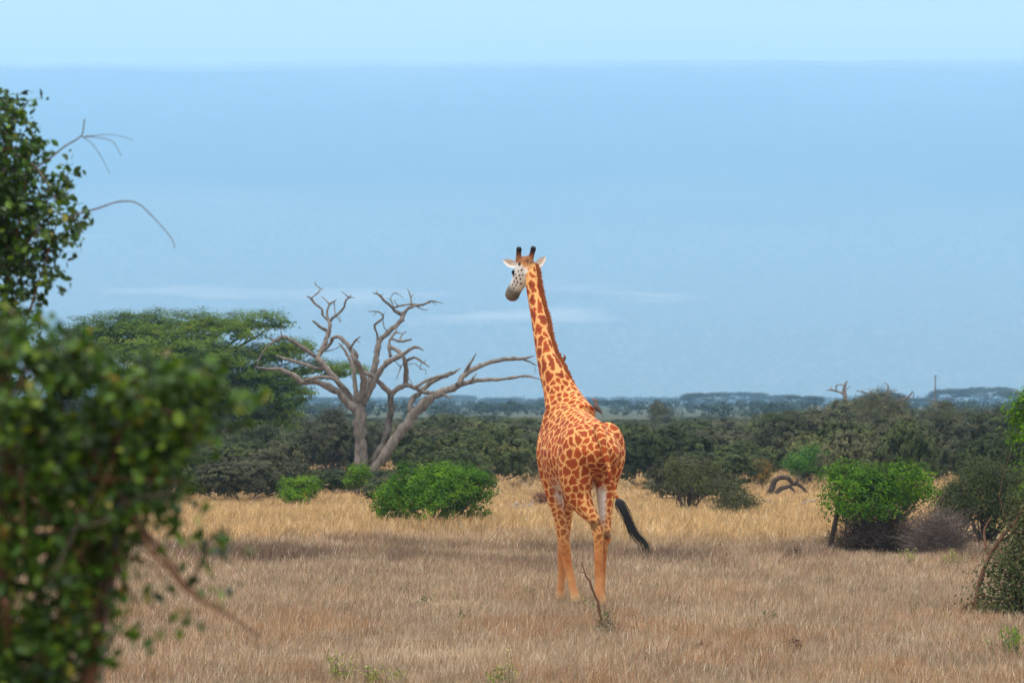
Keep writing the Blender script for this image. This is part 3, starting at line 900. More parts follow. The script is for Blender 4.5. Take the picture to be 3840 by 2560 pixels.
def build_grass():
    r = np.random.default_rng(21)
    zones = [(40, 62, 430), (62, 88, 300), (88, 132, 130), (132, 230, 26)]
    PX, PY = [], []
    for y0, y1, dens in zones:
        hw = lambda y: 0.1125 * y * 1.06 + 2.2
        area = (hw(y0) + hw(y1)) * (y1 - y0)
        n_t = int(area * dens / 9)                   # tussocks of about nine blades
        ty = y0 + (y1 - y0) * r.random(n_t)
        tx = (r.random(n_t) * 2 - 1) * hw(ty)
        PX.append(np.repeat(tx, 9) + r.normal(size=n_t * 9) * .07)
        PY.append(np.repeat(ty, 9) + r.normal(size=n_t * 9) * .10)
    X = np.concatenate(PX); Y = np.concatenate(PY)
    n = len(X)
    # coarse noises are looked up on a grid to keep this quick
    gx = np.arange(-34, 34.1, .5); gy = np.arange(38, 236, .5)
    G = np.array(np.meshgrid(gx, gy)).reshape(2, -1).T
    def grid(f, seed, oy=1.0):
        N_ = fnoise(G, f, seed, oy).reshape(len(gy), len(gx))
        ix = np.clip(((X + 34) / .5), 0, len(gx) - 1.001); iy = np.clip((Y - 38) / .5, 0, len(gy) - 1.001)
        i0, j0 = ix.astype(int), iy.astype(int); fx, fy = ix - i0, iy - j0
        return (N_[j0, i0] * (1 - fx) + N_[j0, i0 + 1] * fx) * (1 - fy) + (N_[j0 + 1, i0] * (1 - fx) + N_[j0 + 1, i0 + 1] * fx) * fy
    na, nb, nc = grid(.16, 2.0, .7), grid(.55, 5.0, .35), grid(1.7, 9.0, .5)
    # bare soil here and there
    keep = (nc * .6 + nb * .5 + r.random(n) * .5) > -0.22
    dark = ssn(Y + 7 * na, 73, 78) * (1 - ssn(Y + 7 * na, 83, 90)) * ssn(nb + .6 * nc + .4 * na, -.25, .3)
    gold = ssn(Y + 8 * na, 84, 93)
    h = .115 + .04 * nb + .05 * nc + (.15 - .10 * ssn(Y, 104, 116)) * gold + .07 * dark
    h = h * (0.55 + 0.75 * r.random(n)) * np.where(r.random(n) < .03, 1.5, 1.0)
    h = np.clip(h, .05, .55)
    wd = np.interp(Y, [40, 62, 90, 130, 230], [.0036, .0046, .0075, .012, .020]) * (0.6 + .8 * r.random(n))
    az = r.random(n) * 2 * math.pi
    lean = (.08 + .85 * r.random(n) ** 1.4) * h
    wind = .10 * h
    B = np.stack([X, Y, np.full(n, -.05)], 1)
    d = np.stack([np.cos(az), np.sin(az), np.zeros(n)], 1)
    mid = B + d * (lean * .38)[:, None] + np.stack([wind * .3, 0 * X, h * .58 + .03], 1)
    tip = B + d * lean[:, None] + np.stack([wind, 0 * X, h + .05], 1)
    fa = r.random(n) * math.pi
    s = np.stack([np.cos(fa), np.sin(fa) * .6, np.zeros(n)], 1) * wd[:, None]
    V = np.stack([B - s, B + s, mid + s * .8, mid - s * .8, tip], 1)
    # colours by species and by blade
    rv = np.clip(.42 * r.random(n) + .58 * np.repeat(r.random(n // 9 + 1), 9)[:n], 0, 1)
    C1 = np.array([.23, .138, .076]); C2 = np.array([.50, .385, .265]); C3 = np.array([.24, .105, .038])
    near = C1[None] * (1 - rv[:, None]) + C2[None] * rv[:, None]
    red = (ssn(.8 * nb + .8 * nc + 1.1 * np.repeat(r.random(n // 9 + 1), 9)[:n], .55, 1.0) * (.30 + .28 * ssn(-Y, -66, -52)))[:, None]
    near = near * (1 - red) + C3 * (1 + .5 * (rv - .3))[:, None] * red
    G1, G2 = np.array([.35, .195, .075]), np.array([.62, .43, .215])
    gl = G1[None] * (1 - rv[:, None]) + G2[None] * rv[:, None]
    c = near * (1 - gold[:, None]) + gl * gold[:, None]
    dk = np.array([.14, .085, .060])[None] * (.7 + .6 * rv[:, None])
    dmix = (dark * (.35 + .5 * ssn(nb, -.1, .3)))[:, None]
    c = c * (1 - dmix) + dk * dmix
    grn = ((r.random(n) < .035 + .05 * ssn(nc, .2, .5)) * .75)[:, None]
    c = c * (1 - grn) + np.array([.20, .21, .07]) * grn
    pale = (r.random(n) < .05)[:, None] * .5
    c = c * (1 - pale) + np.array([.66, .58, .47]) * pale
    c = c * (.62 + .76 * np.repeat(r.random(n // 9 + 1), 9)[:n] + .30 * nc)[:, None]      # tussocks differ in age
    c = np.clip(c, .02, .8)
    V, c = V[keep], c[keep]
    n = len(V)
    q = np.arange(n)[:, None] * 5
    mb = MB()
    mb.add(V.reshape(-1, 3), q + np.array([[0, 1, 2, 3]]))
    mb.f3.append(q + np.array([[3, 2, 4]]))
    me = mb.mesh('grass', grass_material())
    a_ = me.attributes.new('blade', 'FLOAT_COLOR', 'POINT')
    a_.data.foreach_set('color', np.repeat(np.hstack([c, np.ones((n, 1))]), 5, axis=0).astype(np.float32).ravel())
    tag(obj('grass', me), 'dry pinkish brown and golden savanna grass covering the plain', 'grass', kind='stuff')
build_grass()

# ------------------------------------------------------------------ bush builders
def crown(mb, lobes, nclump, per, cr, L, W, r, shell=.62, flat=.8, up=.3, tvar=(.0, 1.0), bias=.68):
    """leaf clumps over the shells of ellipsoid lobes [(centre, radii)]; returns clump centres"""
    vol = np.array([np.prod(q[1]) ** (2 / 3) for q in lobes]); vol /= vol.sum()
    pick = r.choice(len(lobes), nclump, p=vol)
    c0 = np.array([lobes[i][0] for i in pick]); rr = np.array([lobes[i][1] for i in pick])
    d = sph(nclump, r)
    d[:, 2] = np.where(d[:, 2] < -.55, -d[:, 2], d[:, 2])
    rad = shell + (1 - shell) * r.random((nclump, 1)) ** .7
    rad = np.where(r.random((nclump, 1)) < .07, rad * 1.13, rad)
    C = c0 + d * rr * rad
    outd = d / rr
    m = nclump * per
    P = np.repeat(C, per, 0) + r.normal(size=(m, 3)) * np.array([cr, cr, cr * flat])
    ct = r.random(nclump)
    lt = r.random(len(lobes))[pick]
    t = tvar[0] + (tvar[1] - tvar[0]) * np.clip(.35 * np.repeat(lt, per) + .3 * np.repeat(ct, per) + .35 * r.random(m), 0, 1)
    leaves(mb, P, L, W, t, out=np.repeat(outd, per, 0), bias=bias, up=up, r=r)
    return C

def stems(mb, base, targets, r0, r, sides=5, wig=.12):
    for T in targets:
        b = base + np.append(r.normal(size=2) * r0 * 2.0, -.05)
        v = T - b
        ln = np.linalg.norm(v)
        P = [b, b + v * .33 + r.normal(size=3) * ln * wig + np.array([0, 0, .05 * ln]), b + v * .68 + r.normal(size=3) * ln * wig, T]
        k = r0 * (.5 + .6 * r.random())
        tube(mb, catmull(P, 3), np.linspace(k, k * .22, 10), sides, r.random(), cap=False)

def twigs(mb, C, L, w_, r, out=None):
    n = len(C)
    d = sph(n, r)
    if out is not None: d = unit(d + out)
    d[:, 2] = np.abs(d[:, 2]) * .8 + .1
    l = L * (.5 + r.random((n, 1)))
    s = unit(np.cross(d, r.normal(size=(n, 3)))) * w_
    bend = r.normal(size=(n, 3)) * l * .12
    V = np.stack([C - s, C + s, C + d * l * .5 + bend + s * .6, C + d * l * .5 + bend - s * .6, C + d * l], 1).reshape(-1, 3)
    q = np.arange(n)[:, None] * 5
    base = mb.n
    mb.add(V, q + np.array([[0, 1, 2, 3]]), np.repeat(r.random(n), 5))
    mb.f3.append(q + np.array([[3, 2, 4]]) + base)

def lobes_dome(rx, ry, h, n, r, z0=.25):
    L = [(np.array([0, 0, h * .5]), np.array([rx * .72, ry * .72, h * .42]))]
    for k in range(n):
        a = 2 * math.pi * (k + .6 * r.random()) / n
        q = .42 + .2 * r.random()
        zz = h * (z0 + (.72 - z0) * r.random())
        k_ = .30 + .18 * r.random()
        hh = h * (.22 + .14 * r.random())
        L.append((np.array([rx * q * math.cos(a), ry * q * math.sin(a), min(zz, h - hh)]), np.array([rx * k_ * 1.15, ry * k_ * 1.15, hh])))
    for k in range(max(2, n // 2)):
        k_ = .22 + .12 * r.random()
        L.append((np.array([rx * .5 * r.normal() * .8, ry * .5 * r.normal() * .8, h * (.8 - .06 * r.random())]), np.array([rx * k_, ry * k_, h * .18])))
    return L

def lobes_puffs(rx, ry, h, n, r, z0=.12, k0=.22, k1=.36):
    L = [(np.array([0, 0, h * .42]), np.array([rx * .6, ry * .6, h * .38]))]
    for i in range(n):
        d = sph(1, r)[0]; d[2] = abs(d[2]) * 1.0 - .12
        k_ = k0 + (k1 - k0) * r.random()
        q = 1 - k_
        c = np.array([d[0] * rx * q, d[1] * ry * q, max(h * z0 + k_ * h * .5, h * .30 + d[2] * h * (.66 - k_ * .8))])
        hh = min(h * k_ * .85, h - c[2])
        L.append((c, np.array([rx * k_ * 1.1, ry * k_ * 1.1, max(hh, .12 * h)])))
    return L

def make_bush(seed, rx, ry, h, nclump, per, L, W, mat, wood, cr=.12, nstem=9, ntwig=120, lob=6, z0=.25, shell=.6, tw=.005, tvar=(0, 1), twl=.28, puffs=0, bias=.68, up=.3):
    """crown mesh and stem mesh with the base at the origin"""
    r = np.random.default_rng(seed)
    lo = lobes_puffs(rx, ry, h, puffs, r, z0 * .5) if puffs else lobes_dome(rx, ry, h, lob, r, z0)
    c_ = MB()
    C = crown(c_, lo, nclump, per, cr, L, W, r, shell, tvar=tvar, bias=bias, up=up)
    s_ = MB()
    stems(s_, np.zeros(3), C[r.choice(len(C), min(nstem, len(C)), replace=False)] * .92, max(.018, .02 * h), r)
    if ntwig:
        twigs(s_, C[r.choice(len(C), ntwig)], twl, tw, r, out=None)
    return c_.mesh('crown', mat), s_.mesh('stems', wood)

def place_bush(name, loc, meshes, label, cat, group=None, rot=0., scl=(1, 1, 1)):
    o = thing(name, loc, label, cat, group)
    o.rotation_euler = (0, 0, rot); o.scale = scl
    obj('crown', meshes[0], o); obj('stems', meshes[1], o)['kind'] = 'stuff'
    return o

# ------------------------------------------------------------------ dense bushland behind the clearing
SKY_X = [0, 850, 1150, 1250, 1350, 1600, 1700, 1900, 2020, 2350, 2430, 2560, 2700, 2800, 2950, 3150, 3250, 3350, 3450, 3550, 3640, 3720, 3840, 5000]
SKY_Y = [1545, 1545, 1550, 1545, 1565, 1562, 1548, 1548, 1555, 1575, 1560, 1568, 1550, 1562, 1535, 1522, 1478, 1492, 1532, 1510, 1545, 1525, 1520, 1520]
def build_bushland():
    r = np.random.default_rng(5)
    kinds = []
    for k in range(8):
        kinds.append(make_bush(100 + k, 1.0, 1.0, 1.0, 620, 14, .058, .036, M_THORN if k % 2 == 0 else M_THORN2, M_TWIG, cr=.030, nstem=9, ntwig=50, z0=.12 if k % 2 else .25, tw=.003, twl=.10, shell=.9, puffs=9 + k, tvar=(.0, .9), bias=.86, up=.2))
    n = 0
    def lab(k, h, j):
        c_ = 'grey-olive' if k % 2 == 0 else 'green-olive'
        s_ = 'low' if h < 1.5 else ('tall' if h > 2.1 else 'middling')
        w_ = 'at the edge of the golden grass' if j < 3 else ('in the midst of the bushland' if j < 8 else 'in the rear of the bushland below the far acacias')
        return '%s %s thorn bush %s' % (s_, c_, w_)
    rows = [121, 128, 136, 145, 156, 170, 188, 212, 245, 285, 340, 410, 500]
    for j, Y in enumerate(rows):
        half = .1125 * Y * 1.05 + 1.5
        step = np.interp(Y, [130, 200, 560], [2.4, 3.6, 9.0])
        x = -half + step * r.random()
        while x < half:
            Yb = Y + r.normal() * (Y * .018)
            px = 1920 + x / Yb * FPX
            cap = CAMZ + (HOR - np.interp(px, SKY_X, SKY_Y)) / FPX * Yb
            nat = np.interp(Y, [120, 132, 145, 165, 200, 300, 560], [1.05, 1.4, 1.65, 1.9, 2.15, 2.4, 2.6]) * (.78 + .5 * r.random())
            if px > 2900: nat *= 1.12
            h = min(nat, cap * (1 - .13 * r.random()))
            if 1190 < px < 1560 and Y < 149: h = min(h, CAMZ - 255 * Yb / FPX)
            wx = step * (.46 + .30 * r.random())
            if h < .35 or (Y < 125 and r.random() < .35) or (Y < 129 and (px > 2860 or 1830 < px < 2000)) or (Y < 143 and (1990 < px < 2440)) or (Y < 154 and 2725 < px < 3150):
                x += step; continue
            k = int(r.integers(len(kinds)))
            o = place_bush('thorn_bush', (x, Yb, -.02), kinds[k], lab(k, h, j), 'bush', 'thorn bushes of the dense bushland', r.random() * 6.28, (wx, wx, h * 1.1))
            n += 1
            x += step * (.75 + .5 * r.random())
    return n
NBUSH = build_bushland()

# single bushes standing in front of it: (px centre, base row, width px, top row)
def single(name, px, base, wpx, top, label, cat, mat, seed, wood=None, nclump=340, per=20, leaf=.055, lw=.036, cr=.085, lob=7, z0=.2, shell=.6, depth=1.0, ntwig=120, tvar=(0, 1), nstem=12, group=None, Y=None, twl=.25, tw=.004, puffs=0):
    Y = Y or ground_Y(base)
    h = CAMZ + (HOR - top) / FPX * Y
    if puffs: h *= 1.13
    rx = wpx / 2 / FPX * Y
    ms = make_bush(seed, rx, rx * depth, h, nclump, per, leaf, lw, mat, wood or M_TWIG, cr, nstem, ntwig, lob, z0, shell, tw, tvar, twl, puffs)
    return place_bush(name, ((px - 1920) / FPX * Y, Y, -.02), ms, label, cat, group)

single('leafy_shrub', 1640, 1978, 490, 1712, 'rounded bright green leafy shrub beside the giraffe in the golden grass', 'shrub', M_GREEN, 301, M_BARK, nclump=900, per=24, leaf=.058, lw=.040, cr=.06, z0=.22, shell=.82, ntwig=260, puffs=20)
single('leafy_shrub', 1120, 1905, 175, 1782, 'small bright green shrub at the far edge of the golden grass before the dead tree', 'shrub', M_GREEN, 302, nclump=190, per=22, leaf=.06, lw=.036, cr=.07, z0=.25)
single('leafy_shrub', 1342, 1865, 92, 1738, 'narrow yellow-green shrub at the foot of the dead tree', 'shrub', M_GREEN, 303, nclump=130, per=20, leaf=.065, lw=.04, cr=.08, z0=.4)
single('thorn_bush', 2592, 1928, 260, 1700, 'open olive thorn bush with dark branches beside the giraffe tail', 'bush', M_THORN2, 304, M_BARK, nclump=300, per=17, leaf=.05, lw=.028, cr=.09, z0=.42, tvar=(.25, 1), nstem=20, ntwig=320)
single('thorn_bush', 2752, 1945, 220, 1782, 'low dense grey-green thorn bush in front of the open olive one', 'bush', M_THORN2, 305, M_TWIG, nclump=300, per=17, leaf=.048, lw=.026, cr=.08, z0=.15, tvar=(.2, .95), ntwig=300)
single('round_bush', 3025, 1815, 190, 1668, 'deep green rounded bush behind the twisted dead trunk', 'bush', M_GREEN2, 306, nclump=330, per=22, leaf=.075, lw=.04, cr=.1, z0=.35, lob=5)
single('yellowing_bush', 2846, 1830, 105, 1718, 'small yellow-brown bush between the thorn bush and the deep green bush', 'bush', M_ORANGE, 307, nclump=150, per=18, leaf=.07, lw=.036, cr=.09, z0=.4)
single('low_red_shrub', 2045, 1905, 120, 1845, 'low rusty red shrub beyond the pale fallen branches', 'shrub', leaf_mat('rusty_leaf', [(0, (.10, .04, .025)), (1, (.28, .12, .07))], .2), 308, M_REDTWIG, nclump=120, per=16, leaf=.05, lw=.025, cr=.06, z0=.2)
# right group
single('leafy_shrub', 3290, 2070, 480, 1716, 'large bright green shrub with a dark hollow underside and short bare trunk', 'shrub', M_GREEN, 309, M_BARK, nclump=560, per=26, leaf=.058, lw=.040, cr=.075, lob=8, z0=.55, shell=.7, ntwig=620, nstem=30, twl=.34)
single('thorn_tree', 3690, 2045, 430, 1690, 'dark olive thorn tree on a short trunk beside the large bright green shrub', 'tree', M_THORN2, 310, M_BARK, nclump=1300, per=22, leaf=.046, lw=.028, cr=.08, lob=9, z0=.30, shell=.55, ntwig=520, nstem=26, tvar=(.0, .75))

def build_trunk(px, rows, rad, Y, label, name='stump', lean=0.0, mat=M_BARK, cat='trunk'):
    b = at(px, rows[0], Y); b[2] = -.05
    t = at(px + lean, rows[1], Y)
    mb = MB()
    tube(mb, catmull([b, b * .6 + t * .4 + np.array([.015, .01, 0]), t], 4), np.linspace(rad * 1.15, rad * .8, 9), 8, .5, wob=.15)
    return mb

# bare brush heap and thin dead wood
def brush_heap(name, px, base, wpx, top, label, seed, mat, n=900, tw=.0032, L=.34, cat='brushwood'):
    r = np.random.default_rng(seed)
    Y = ground_Y(base)
    h = CAMZ + (HOR - top) / FPX * Y; rx = wpx / 2 / FPX * Y
    o = thing(name, ((px - 1920) / FPX * Y, Y, -.02), label, cat)
    tw_ = MB()
    d = sph(n, r); d[:, 2] = np.abs(d[:, 2])
    C = d * np.array([rx, rx * .8, h]) * (r.random((n, 1)) ** .5) * .82
    twigs(tw_, C, L, tw, r, out=d * .25)
    obj('twigs', tw_.mesh('twigs', mat), o)
    st = MB()
    stems(st, np.zeros(3), (d * np.array([rx, rx * .8, h]))[:26], .014, r)
    obj('branches', st.mesh('branches', mat), o)
brush_heap('dead_brush', 3520, 2085, 250, 1890, 'heap of bare grey-brown dead brush under the large green shrub', 401, M_TWIG, n=2400, tw=.0045, L=.5)
brush_heap('dead_brush', 3300, 2074, 430, 1900, 'tangle of dark bare twigs filling the hollow under the green shrub', 402, M_BARK, n=2600, tw=.0055, L=.5)

# right-edge shrub, close to the camera's side of the clearing
def right_edge_shrub():
    Y = 58.0
    base = at(3840, 2330, Y); base[2] = -.03
    r = np.random.default_rng(77)
    o = thing('thorn_shrub', base, 'tall scraggly thorn shrub with a leaning bare limb at the clearing edge', 'shrub')
    def q(px, py, dy=0): return at(px, py, Y + dy) - base
    def lob(px, py, rx, ry): return (q(px, py), np.array([rx / FPX * Y, max(rx, 120) / FPX * Y, ry / FPX * Y]))
    top = MB()
    C1 = crown(top, [lob(3850, 1560, 90, 85), lob(3900, 1620, 120, 110), lob(3880, 1500, 60, 40)], 110, 24, .06, .055, .036, r, .3)
    C3 = crown(top, [lob(3860, 1720, 60, 60), lob(3900, 1830, 90, 90)], 50, 18, .06, .045, .028, r, .4, tvar=(.3, 1))
    obj('leafy_top', top.mesh('leafy_top', M_GREEN), o)
    low = MB()
    C2 = crown(low, [lob(3790, 2180, 130, 130), lob(3850, 2080, 130, 170), lob(3900, 1950, 120, 160), lob(3740, 2260, 100, 80), lob(3950, 2200, 200, 200), lob(3700, 2330, 90, 60), lob(3800, 2340, 120, 90)], 640, 22, .12, .045, .028, r, .3, tvar=(0, .8))
    obj('thorny_foliage', low.mesh('thorny_foliage', M_THORN2), o)
    st = MB()
    P = [q(3655, 2330), q(3662, 2235), q(3680, 2160), q(3712, 2080), q(3758, 2010), q(3805, 1955), q(3870, 1890), q(3900, 1750), q(3880, 1560)]
    P[0][2] = -.05
    tube(st, catmull(P, 4), np.linspace(.036, .014, 33), 7, .75, wob=.25)
    for a_, b_, c_ in (((3665, 2225), (3720, 2240), (3790, 2250)), ((3668, 2250), (3620, 2270), (3590, 2310)), ((3700, 2060), (3690, 1990), (3720, 1930)), ((3790, 1960), (3830, 2040), (3850, 2120))):
        tube(st, catmull([q(*a_), q(*b_), q(*c_)], 4), np.linspace(.022, .007, 9), 5, .8, wob=.2)
    stems(st, q(3820, 2320) * np.array([1, 1, 0]), np.vstack([C2[:22], C1[:4]]), .011, r, wig=.05)
    twigs(st, C2[r.choice(len(C2), 420)], .24, .003, r)
    twigs(st, C1[r.choice(len(C1), 60)], .2, .003, r)
    obj('limbs', st.mesh('limbs', M_REDTWIG), o)
right_edge_shrub()

# trunk of the bright green shrub and of the thorn tree are parts of them
for nm, px, row0, row1, rad, Y, lean in (('leafy_shrub', 3104, 2055, 1835, .047, 82.7, 50), ('thorn_tree', 3712, 2045, 1880, .085, 86.5, 10)):
    par = [o for o in bpy.data.objects if o.name.startswith(nm) and o.parent is None and o.type == 'EMPTY' and abs(o.location.y - Y) < 1.5 and o.location.x > 5][0]
    mb = build_trunk(px, (row0, row1), rad, par.location.y, '', lean=lean)
    obj('trunk', mb.mesh('trunk', M_BARK, origin=tuple(par.location)), par)

# ------------------------------------------------------------------ large dead tree, traced limb by limb
def dead_tree():
    Y = 150.0
    r = np.random.default_rng(9)
    sc = 1.96
    base = at(900 + 900 / sc, 1814, Y); base[2] = 0
    root = thing('dead_tree', base, 'large bare grey dead tree with twisted limbs spreading behind the green shrub', 'tree')
    wpx = Y / FPX / sc
    def limb(pts, dy, name='branch', tint=.5):
        P = np.array([at(900 + x / sc, 1000 + y / sc, Y) for x, y, w_ in pts])
        off = np.interp(np.arange(len(pts)), np.arange(len(dy)) * (len(pts) - 1) / max(1, len(dy) - 1), dy)
        P[:, 1] += off
        W_ = np.array([w_ for _, _, w_ in pts]) * wpx * .5
        if len(P) > 3:
            P[1:-1] += r.normal(size=(len(P) - 2, 3)) * .012
        mb = MB()
        n_ = 4
        C = catmull(P, n_)
        C[1:-1] += r.normal(size=(len(C) - 2, 3)) * (catmull(W_[:, None], n_)[1:-1] * .12)
        Rr = np.maximum(catmull(W_[:, None], n_)[:, 0], .006) * (1 + .10 * r.normal(size=len(C)))
        tube(mb, C, np.maximum(Rr, .005), 9 if W_.max() > .08 else 6, tint + .3 * (r.random() - .5), wob=.16)
        return obj(name, mb.mesh(name, M_DEAD, origin=base, smooth=True), root)
    limb([(905, 1605, 125), (893, 1560, 104), (890, 1400, 90), (885, 1250, 86), (880, 1120, 92), (872, 1030, 88), (868, 985, 60)], [0], 'trunk', .45)
    limb([(905, 1605, 80), (960, 1500, 52), (1010, 1390, 56), (1060, 1280, 60), (1090, 1150, 55), (1105, 1050, 48), (1105, 935, 44)], [0, .2], 'trunk', .15)
    limb([(930, 1605, 90), (975, 1500, 66), (1080, 1350, 72), (1180, 1220, 80), (1270, 1090, 76), (1360, 1000, 66), (1470, 930, 60), (1570, 890, 54), (1640, 860, 44), (1780, 830, 30), (1920, 830, 24), (2060, 805, 20), (2130, 800, 15), (2205, 826, 6)], [0, -.6], 'trunk', .5)
    L = [
     ([(860, 1060, 66), (760, 960, 60), (680, 890, 55), (560, 850, 50), (460, 840, 45), (380, 790, 38), (290, 755, 32), (200, 750, 18), (120, 735, 6)], [0, -.9]),
     ([(850, 1000, 34), (790, 920, 30), (740, 860, 28), (680, 820, 28), (590, 815, 28), (480, 838, 26)], [0, -.3, -.7]),
     ([(850, 1010, 50), (760, 900, 44), (680, 810, 42), (620, 730, 42), (570, 670, 40), (590, 620, 38), (620, 560, 36), (640, 500, 34), (650, 430, 28), (640, 385, 24)], [0, .8]),
     ([(640, 390, 24), (600, 350, 18), (590, 310, 17), (545, 270, 17), (510, 230, 15), (485, 213, 7)], [.8, .5]),
     ([(512, 232, 13), (560, 195, 12), (585, 160, 10), (555, 125, 8), (545, 100, 4)], [.5, .7]),
     ([(585, 160, 8), (610, 155, 4)], [.6]),
     ([(643, 390, 20), (630, 340, 19), (650, 270, 16), (680, 245, 10), (700, 233, 5)], [.8, 1.2]),
     ([(650, 272, 12), (610, 230, 9), (585, 213, 5)], [1.1, 1.3]),
     ([(680, 250, 10), (690, 300, 10), (695, 340, 9), (735, 405, 5)], [1.1, .7]),
     ([(648, 405, 22), (690, 360, 18), (750, 310, 16), (770, 250, 14), (800, 225, 12), (840, 228, 4)], [.8, .2]),
     ([(800, 226, 10), (775, 205, 8), (742, 180, 4)], [.2, 0]), ([(795, 225, 8), (820, 203, 4)], [.2]),
     ([(648, 475, 28), (590, 445, 24), (530, 395, 16)], [.8, .4]),
     ([(575, 680, 36), (480, 610, 32), (400, 560, 30), (320, 515, 28), (255, 545, 20), (215, 520, 8)], [.6, -.2]),
     ([(315, 518, 14), (300, 470, 8), (302, 440, 4)], [-.1]), ([(255, 545, 14), (195, 600, 12), (150, 670, 10), (130, 738, 5)], [-.2, -.5]),
     ([(625, 745, 30), (540, 740, 26), (450, 710, 26), (340, 680, 22), (250, 650, 8)], [.4, 1.2]),
     ([(570, 660, 26), (600, 622, 25), (660, 560, 25), (682, 522, 26), (730, 510, 28), (770, 550, 30), (810, 595, 32), (830, 640, 34), (855, 690, 38), (885, 745, 42), (910, 820, 48), (900, 900, 52), (878, 1000, 62)], [.6, -.3, -.7, 0]),
     ([(870, 1010, 46), (850, 900, 36), (835, 800, 34), (830, 720, 32), (800, 670, 26), (770, 620, 22), (740, 580, 14), (718, 556, 6)], [0, .5]),
     ([(815, 600, 20), (850, 550, 17), (892, 513, 7)], [-.6, -.9]), ([(865, 545, 8), (890, 558, 4)], [-.8]),
     ([(850, 690, 28), (868, 650, 22), (845, 605, 12), (860, 630, 8)], [-.6, -.8]),
     ([(858, 690, 36), (890, 760, 36), (980, 805, 34), (1040, 870, 38), (1105, 935, 40)], [-.5, .2], ),
     ([(895, 1010, 56), (930, 900, 50), (970, 790, 48), (1000, 660, 44), (1008, 600, 40), (1030, 540, 38), (1100, 470, 36), (1180, 395, 34), (1195, 350, 31)], [0, .9]),
     ([(900, 1020, 50), (960, 900, 48), (1020, 790, 46), (1080, 710, 44), (1150, 670, 36), (1200, 648, 30), (1260, 605, 24), (1300, 595, 20), (1352, 617, 8)], [0, -.8]),
     ([(1195, 352, 30), (1130, 320, 26), (1118, 290, 22), (1060, 250, 20), (1020, 205, 16), (968, 188, 5)], [.9, .4]),
     ([(1010, 200, 8), (998, 172, 4)], [.4]), ([(1025, 215, 8), (1050, 198, 4)], [.4]),
     ([(1122, 300, 14), (1170, 280, 14), (1260, 270, 16), (1330, 277, 16), (1400, 245, 13), (1492, 263, 4)], [.8, 1.3]),
     ([(1195, 348, 28), (1230, 310, 24), (1270, 285, 20), (1340, 268, 12), (1400, 262, 4)], [.9, .6]),
     ([(1255, 285, 14), (1250, 220, 12), (1235, 175, 8), (1220, 150, 3)], [1, 1.2]), ([(1252, 222, 8), (1272, 190, 3)], [1.1]),
     ([(1295, 285, 12), (1340, 310, 8), (1385, 313, 3)], [.8, .5]), ([(1120, 275, 9), (1105, 230, 8), (1130, 190, 7), (1200, 228, 3)], [.7, .9]), ([(1108, 240, 6), (1075, 228, 3)], [.7]),
     ([(1400, 245, 8), (1440, 278, 3)], [1.2]), ([(1160, 285, 8), (1130, 250, 6), (1150, 232, 3)], [.8]),
     ([(1010, 600, 26), (1005, 500, 19), (990, 432, 18), (1045, 375, 16), (1020, 335, 10), (938, 328, 4)], [.6, .1]), ([(1048, 378, 10), (1060, 330, 4)], [.2]), ([(1000, 335, 6), (980, 365, 3)], [.1]),
     ([(1050, 395, 9), (1060, 450, 9), (1098, 485, 6)], [.2, .6]),
     ([(1110, 660, 28), (1100, 580, 22), (1115, 520, 20), (1150, 470, 15), (1130, 438, 6)], [-.3, .2]), ([(1115, 530, 14), (1180, 548, 20), (1262, 535, 12)], [0, -.4]),
     ([(1175, 550, 14), (1190, 500, 11), (1225, 478, 4)], [-.2, 0]), ([(1140, 480, 10), (1200, 490, 8), (1215, 470, 4)], [.1]),
     ([(1105, 590, 30), (1170, 620, 30), (1210, 680, 30), (1220, 760, 36), (1215, 872, 42)], [-.1, -.5, .1]),
     ([(1215, 700, 20), (1280, 665, 18), (1340, 700, 16), (1395, 738, 7)], [-.4, -.8]), ([(1340, 700, 7), (1330, 750, 6), (1370, 760, 5), (1365, 795, 3)], [-.7]), ([(1355, 705, 6), (1375, 680, 3)], [-.7]),
     ([(1190, 720, 11), (1165, 790, 8), (1148, 832, 3)], [-.4]), ([(1225, 780, 9), (1250, 830, 6), (1275, 860, 3)], [-.4]), ([(1180, 735, 8), (1130, 690, 6), (1060, 700, 3)], [-.3]), ([(1210, 720, 8), (1290, 715, 6), (1335, 760, 3)], [-.4]),
     ([(1105, 945, 42), (1160, 895, 38), (1220, 870, 38), (1280, 880, 34), (1330, 910, 32), (1400, 930, 30), (1480, 925, 26), (1520, 950, 18), (1560, 972, 5)], [.2, -.5]),
     ([(1250, 1070, 46), (1260, 980, 42), (1330, 920, 40), (1400, 850, 36), (1520, 800, 28), (1560, 780, 24), (1622, 742, 6)], [-.2, .8]),
     ([(1290, 885, 22), (1400, 822, 22), (1500, 795, 20), (1556, 765, 5)], [-.3, .3]),
     ([(1605, 872, 44), (1650, 790, 40), (1740, 740, 36), (1840, 700, 34), (1980, 675, 30), (2080, 680, 24), (2165, 652, 6)], [-.5, .6]), ([(2080, 680, 16), (2140, 702, 12), (2185, 727, 4)], [.5, .7]), ([(2165, 735, 6), (2175, 780, 3)], [.6]),
     ([(1650, 785, 26), (1700, 700, 20), (1737, 637, 6)], [-.3, -.6]), ([(1690, 852, 20), (1715, 815, 14), (1742, 782, 6)], [-.5]), ([(1105, 1010, 16), (1140, 1030, 10), (1160, 1042, 4)], [.2]), ([(1830, 702, 14), (1838, 682, 4)], [.2]),
     ([(630, 620, 9), (700, 600, 7), (760, 560, 4)], [.6]), ([(540, 760, 8), (510, 790, 5), (500, 815, 3)], [.3]), ([(720, 345, 7), (735, 400, 4)], [.6]),
    ]
    for e in L:
        limb(e[0], e[1])
dead_tree()

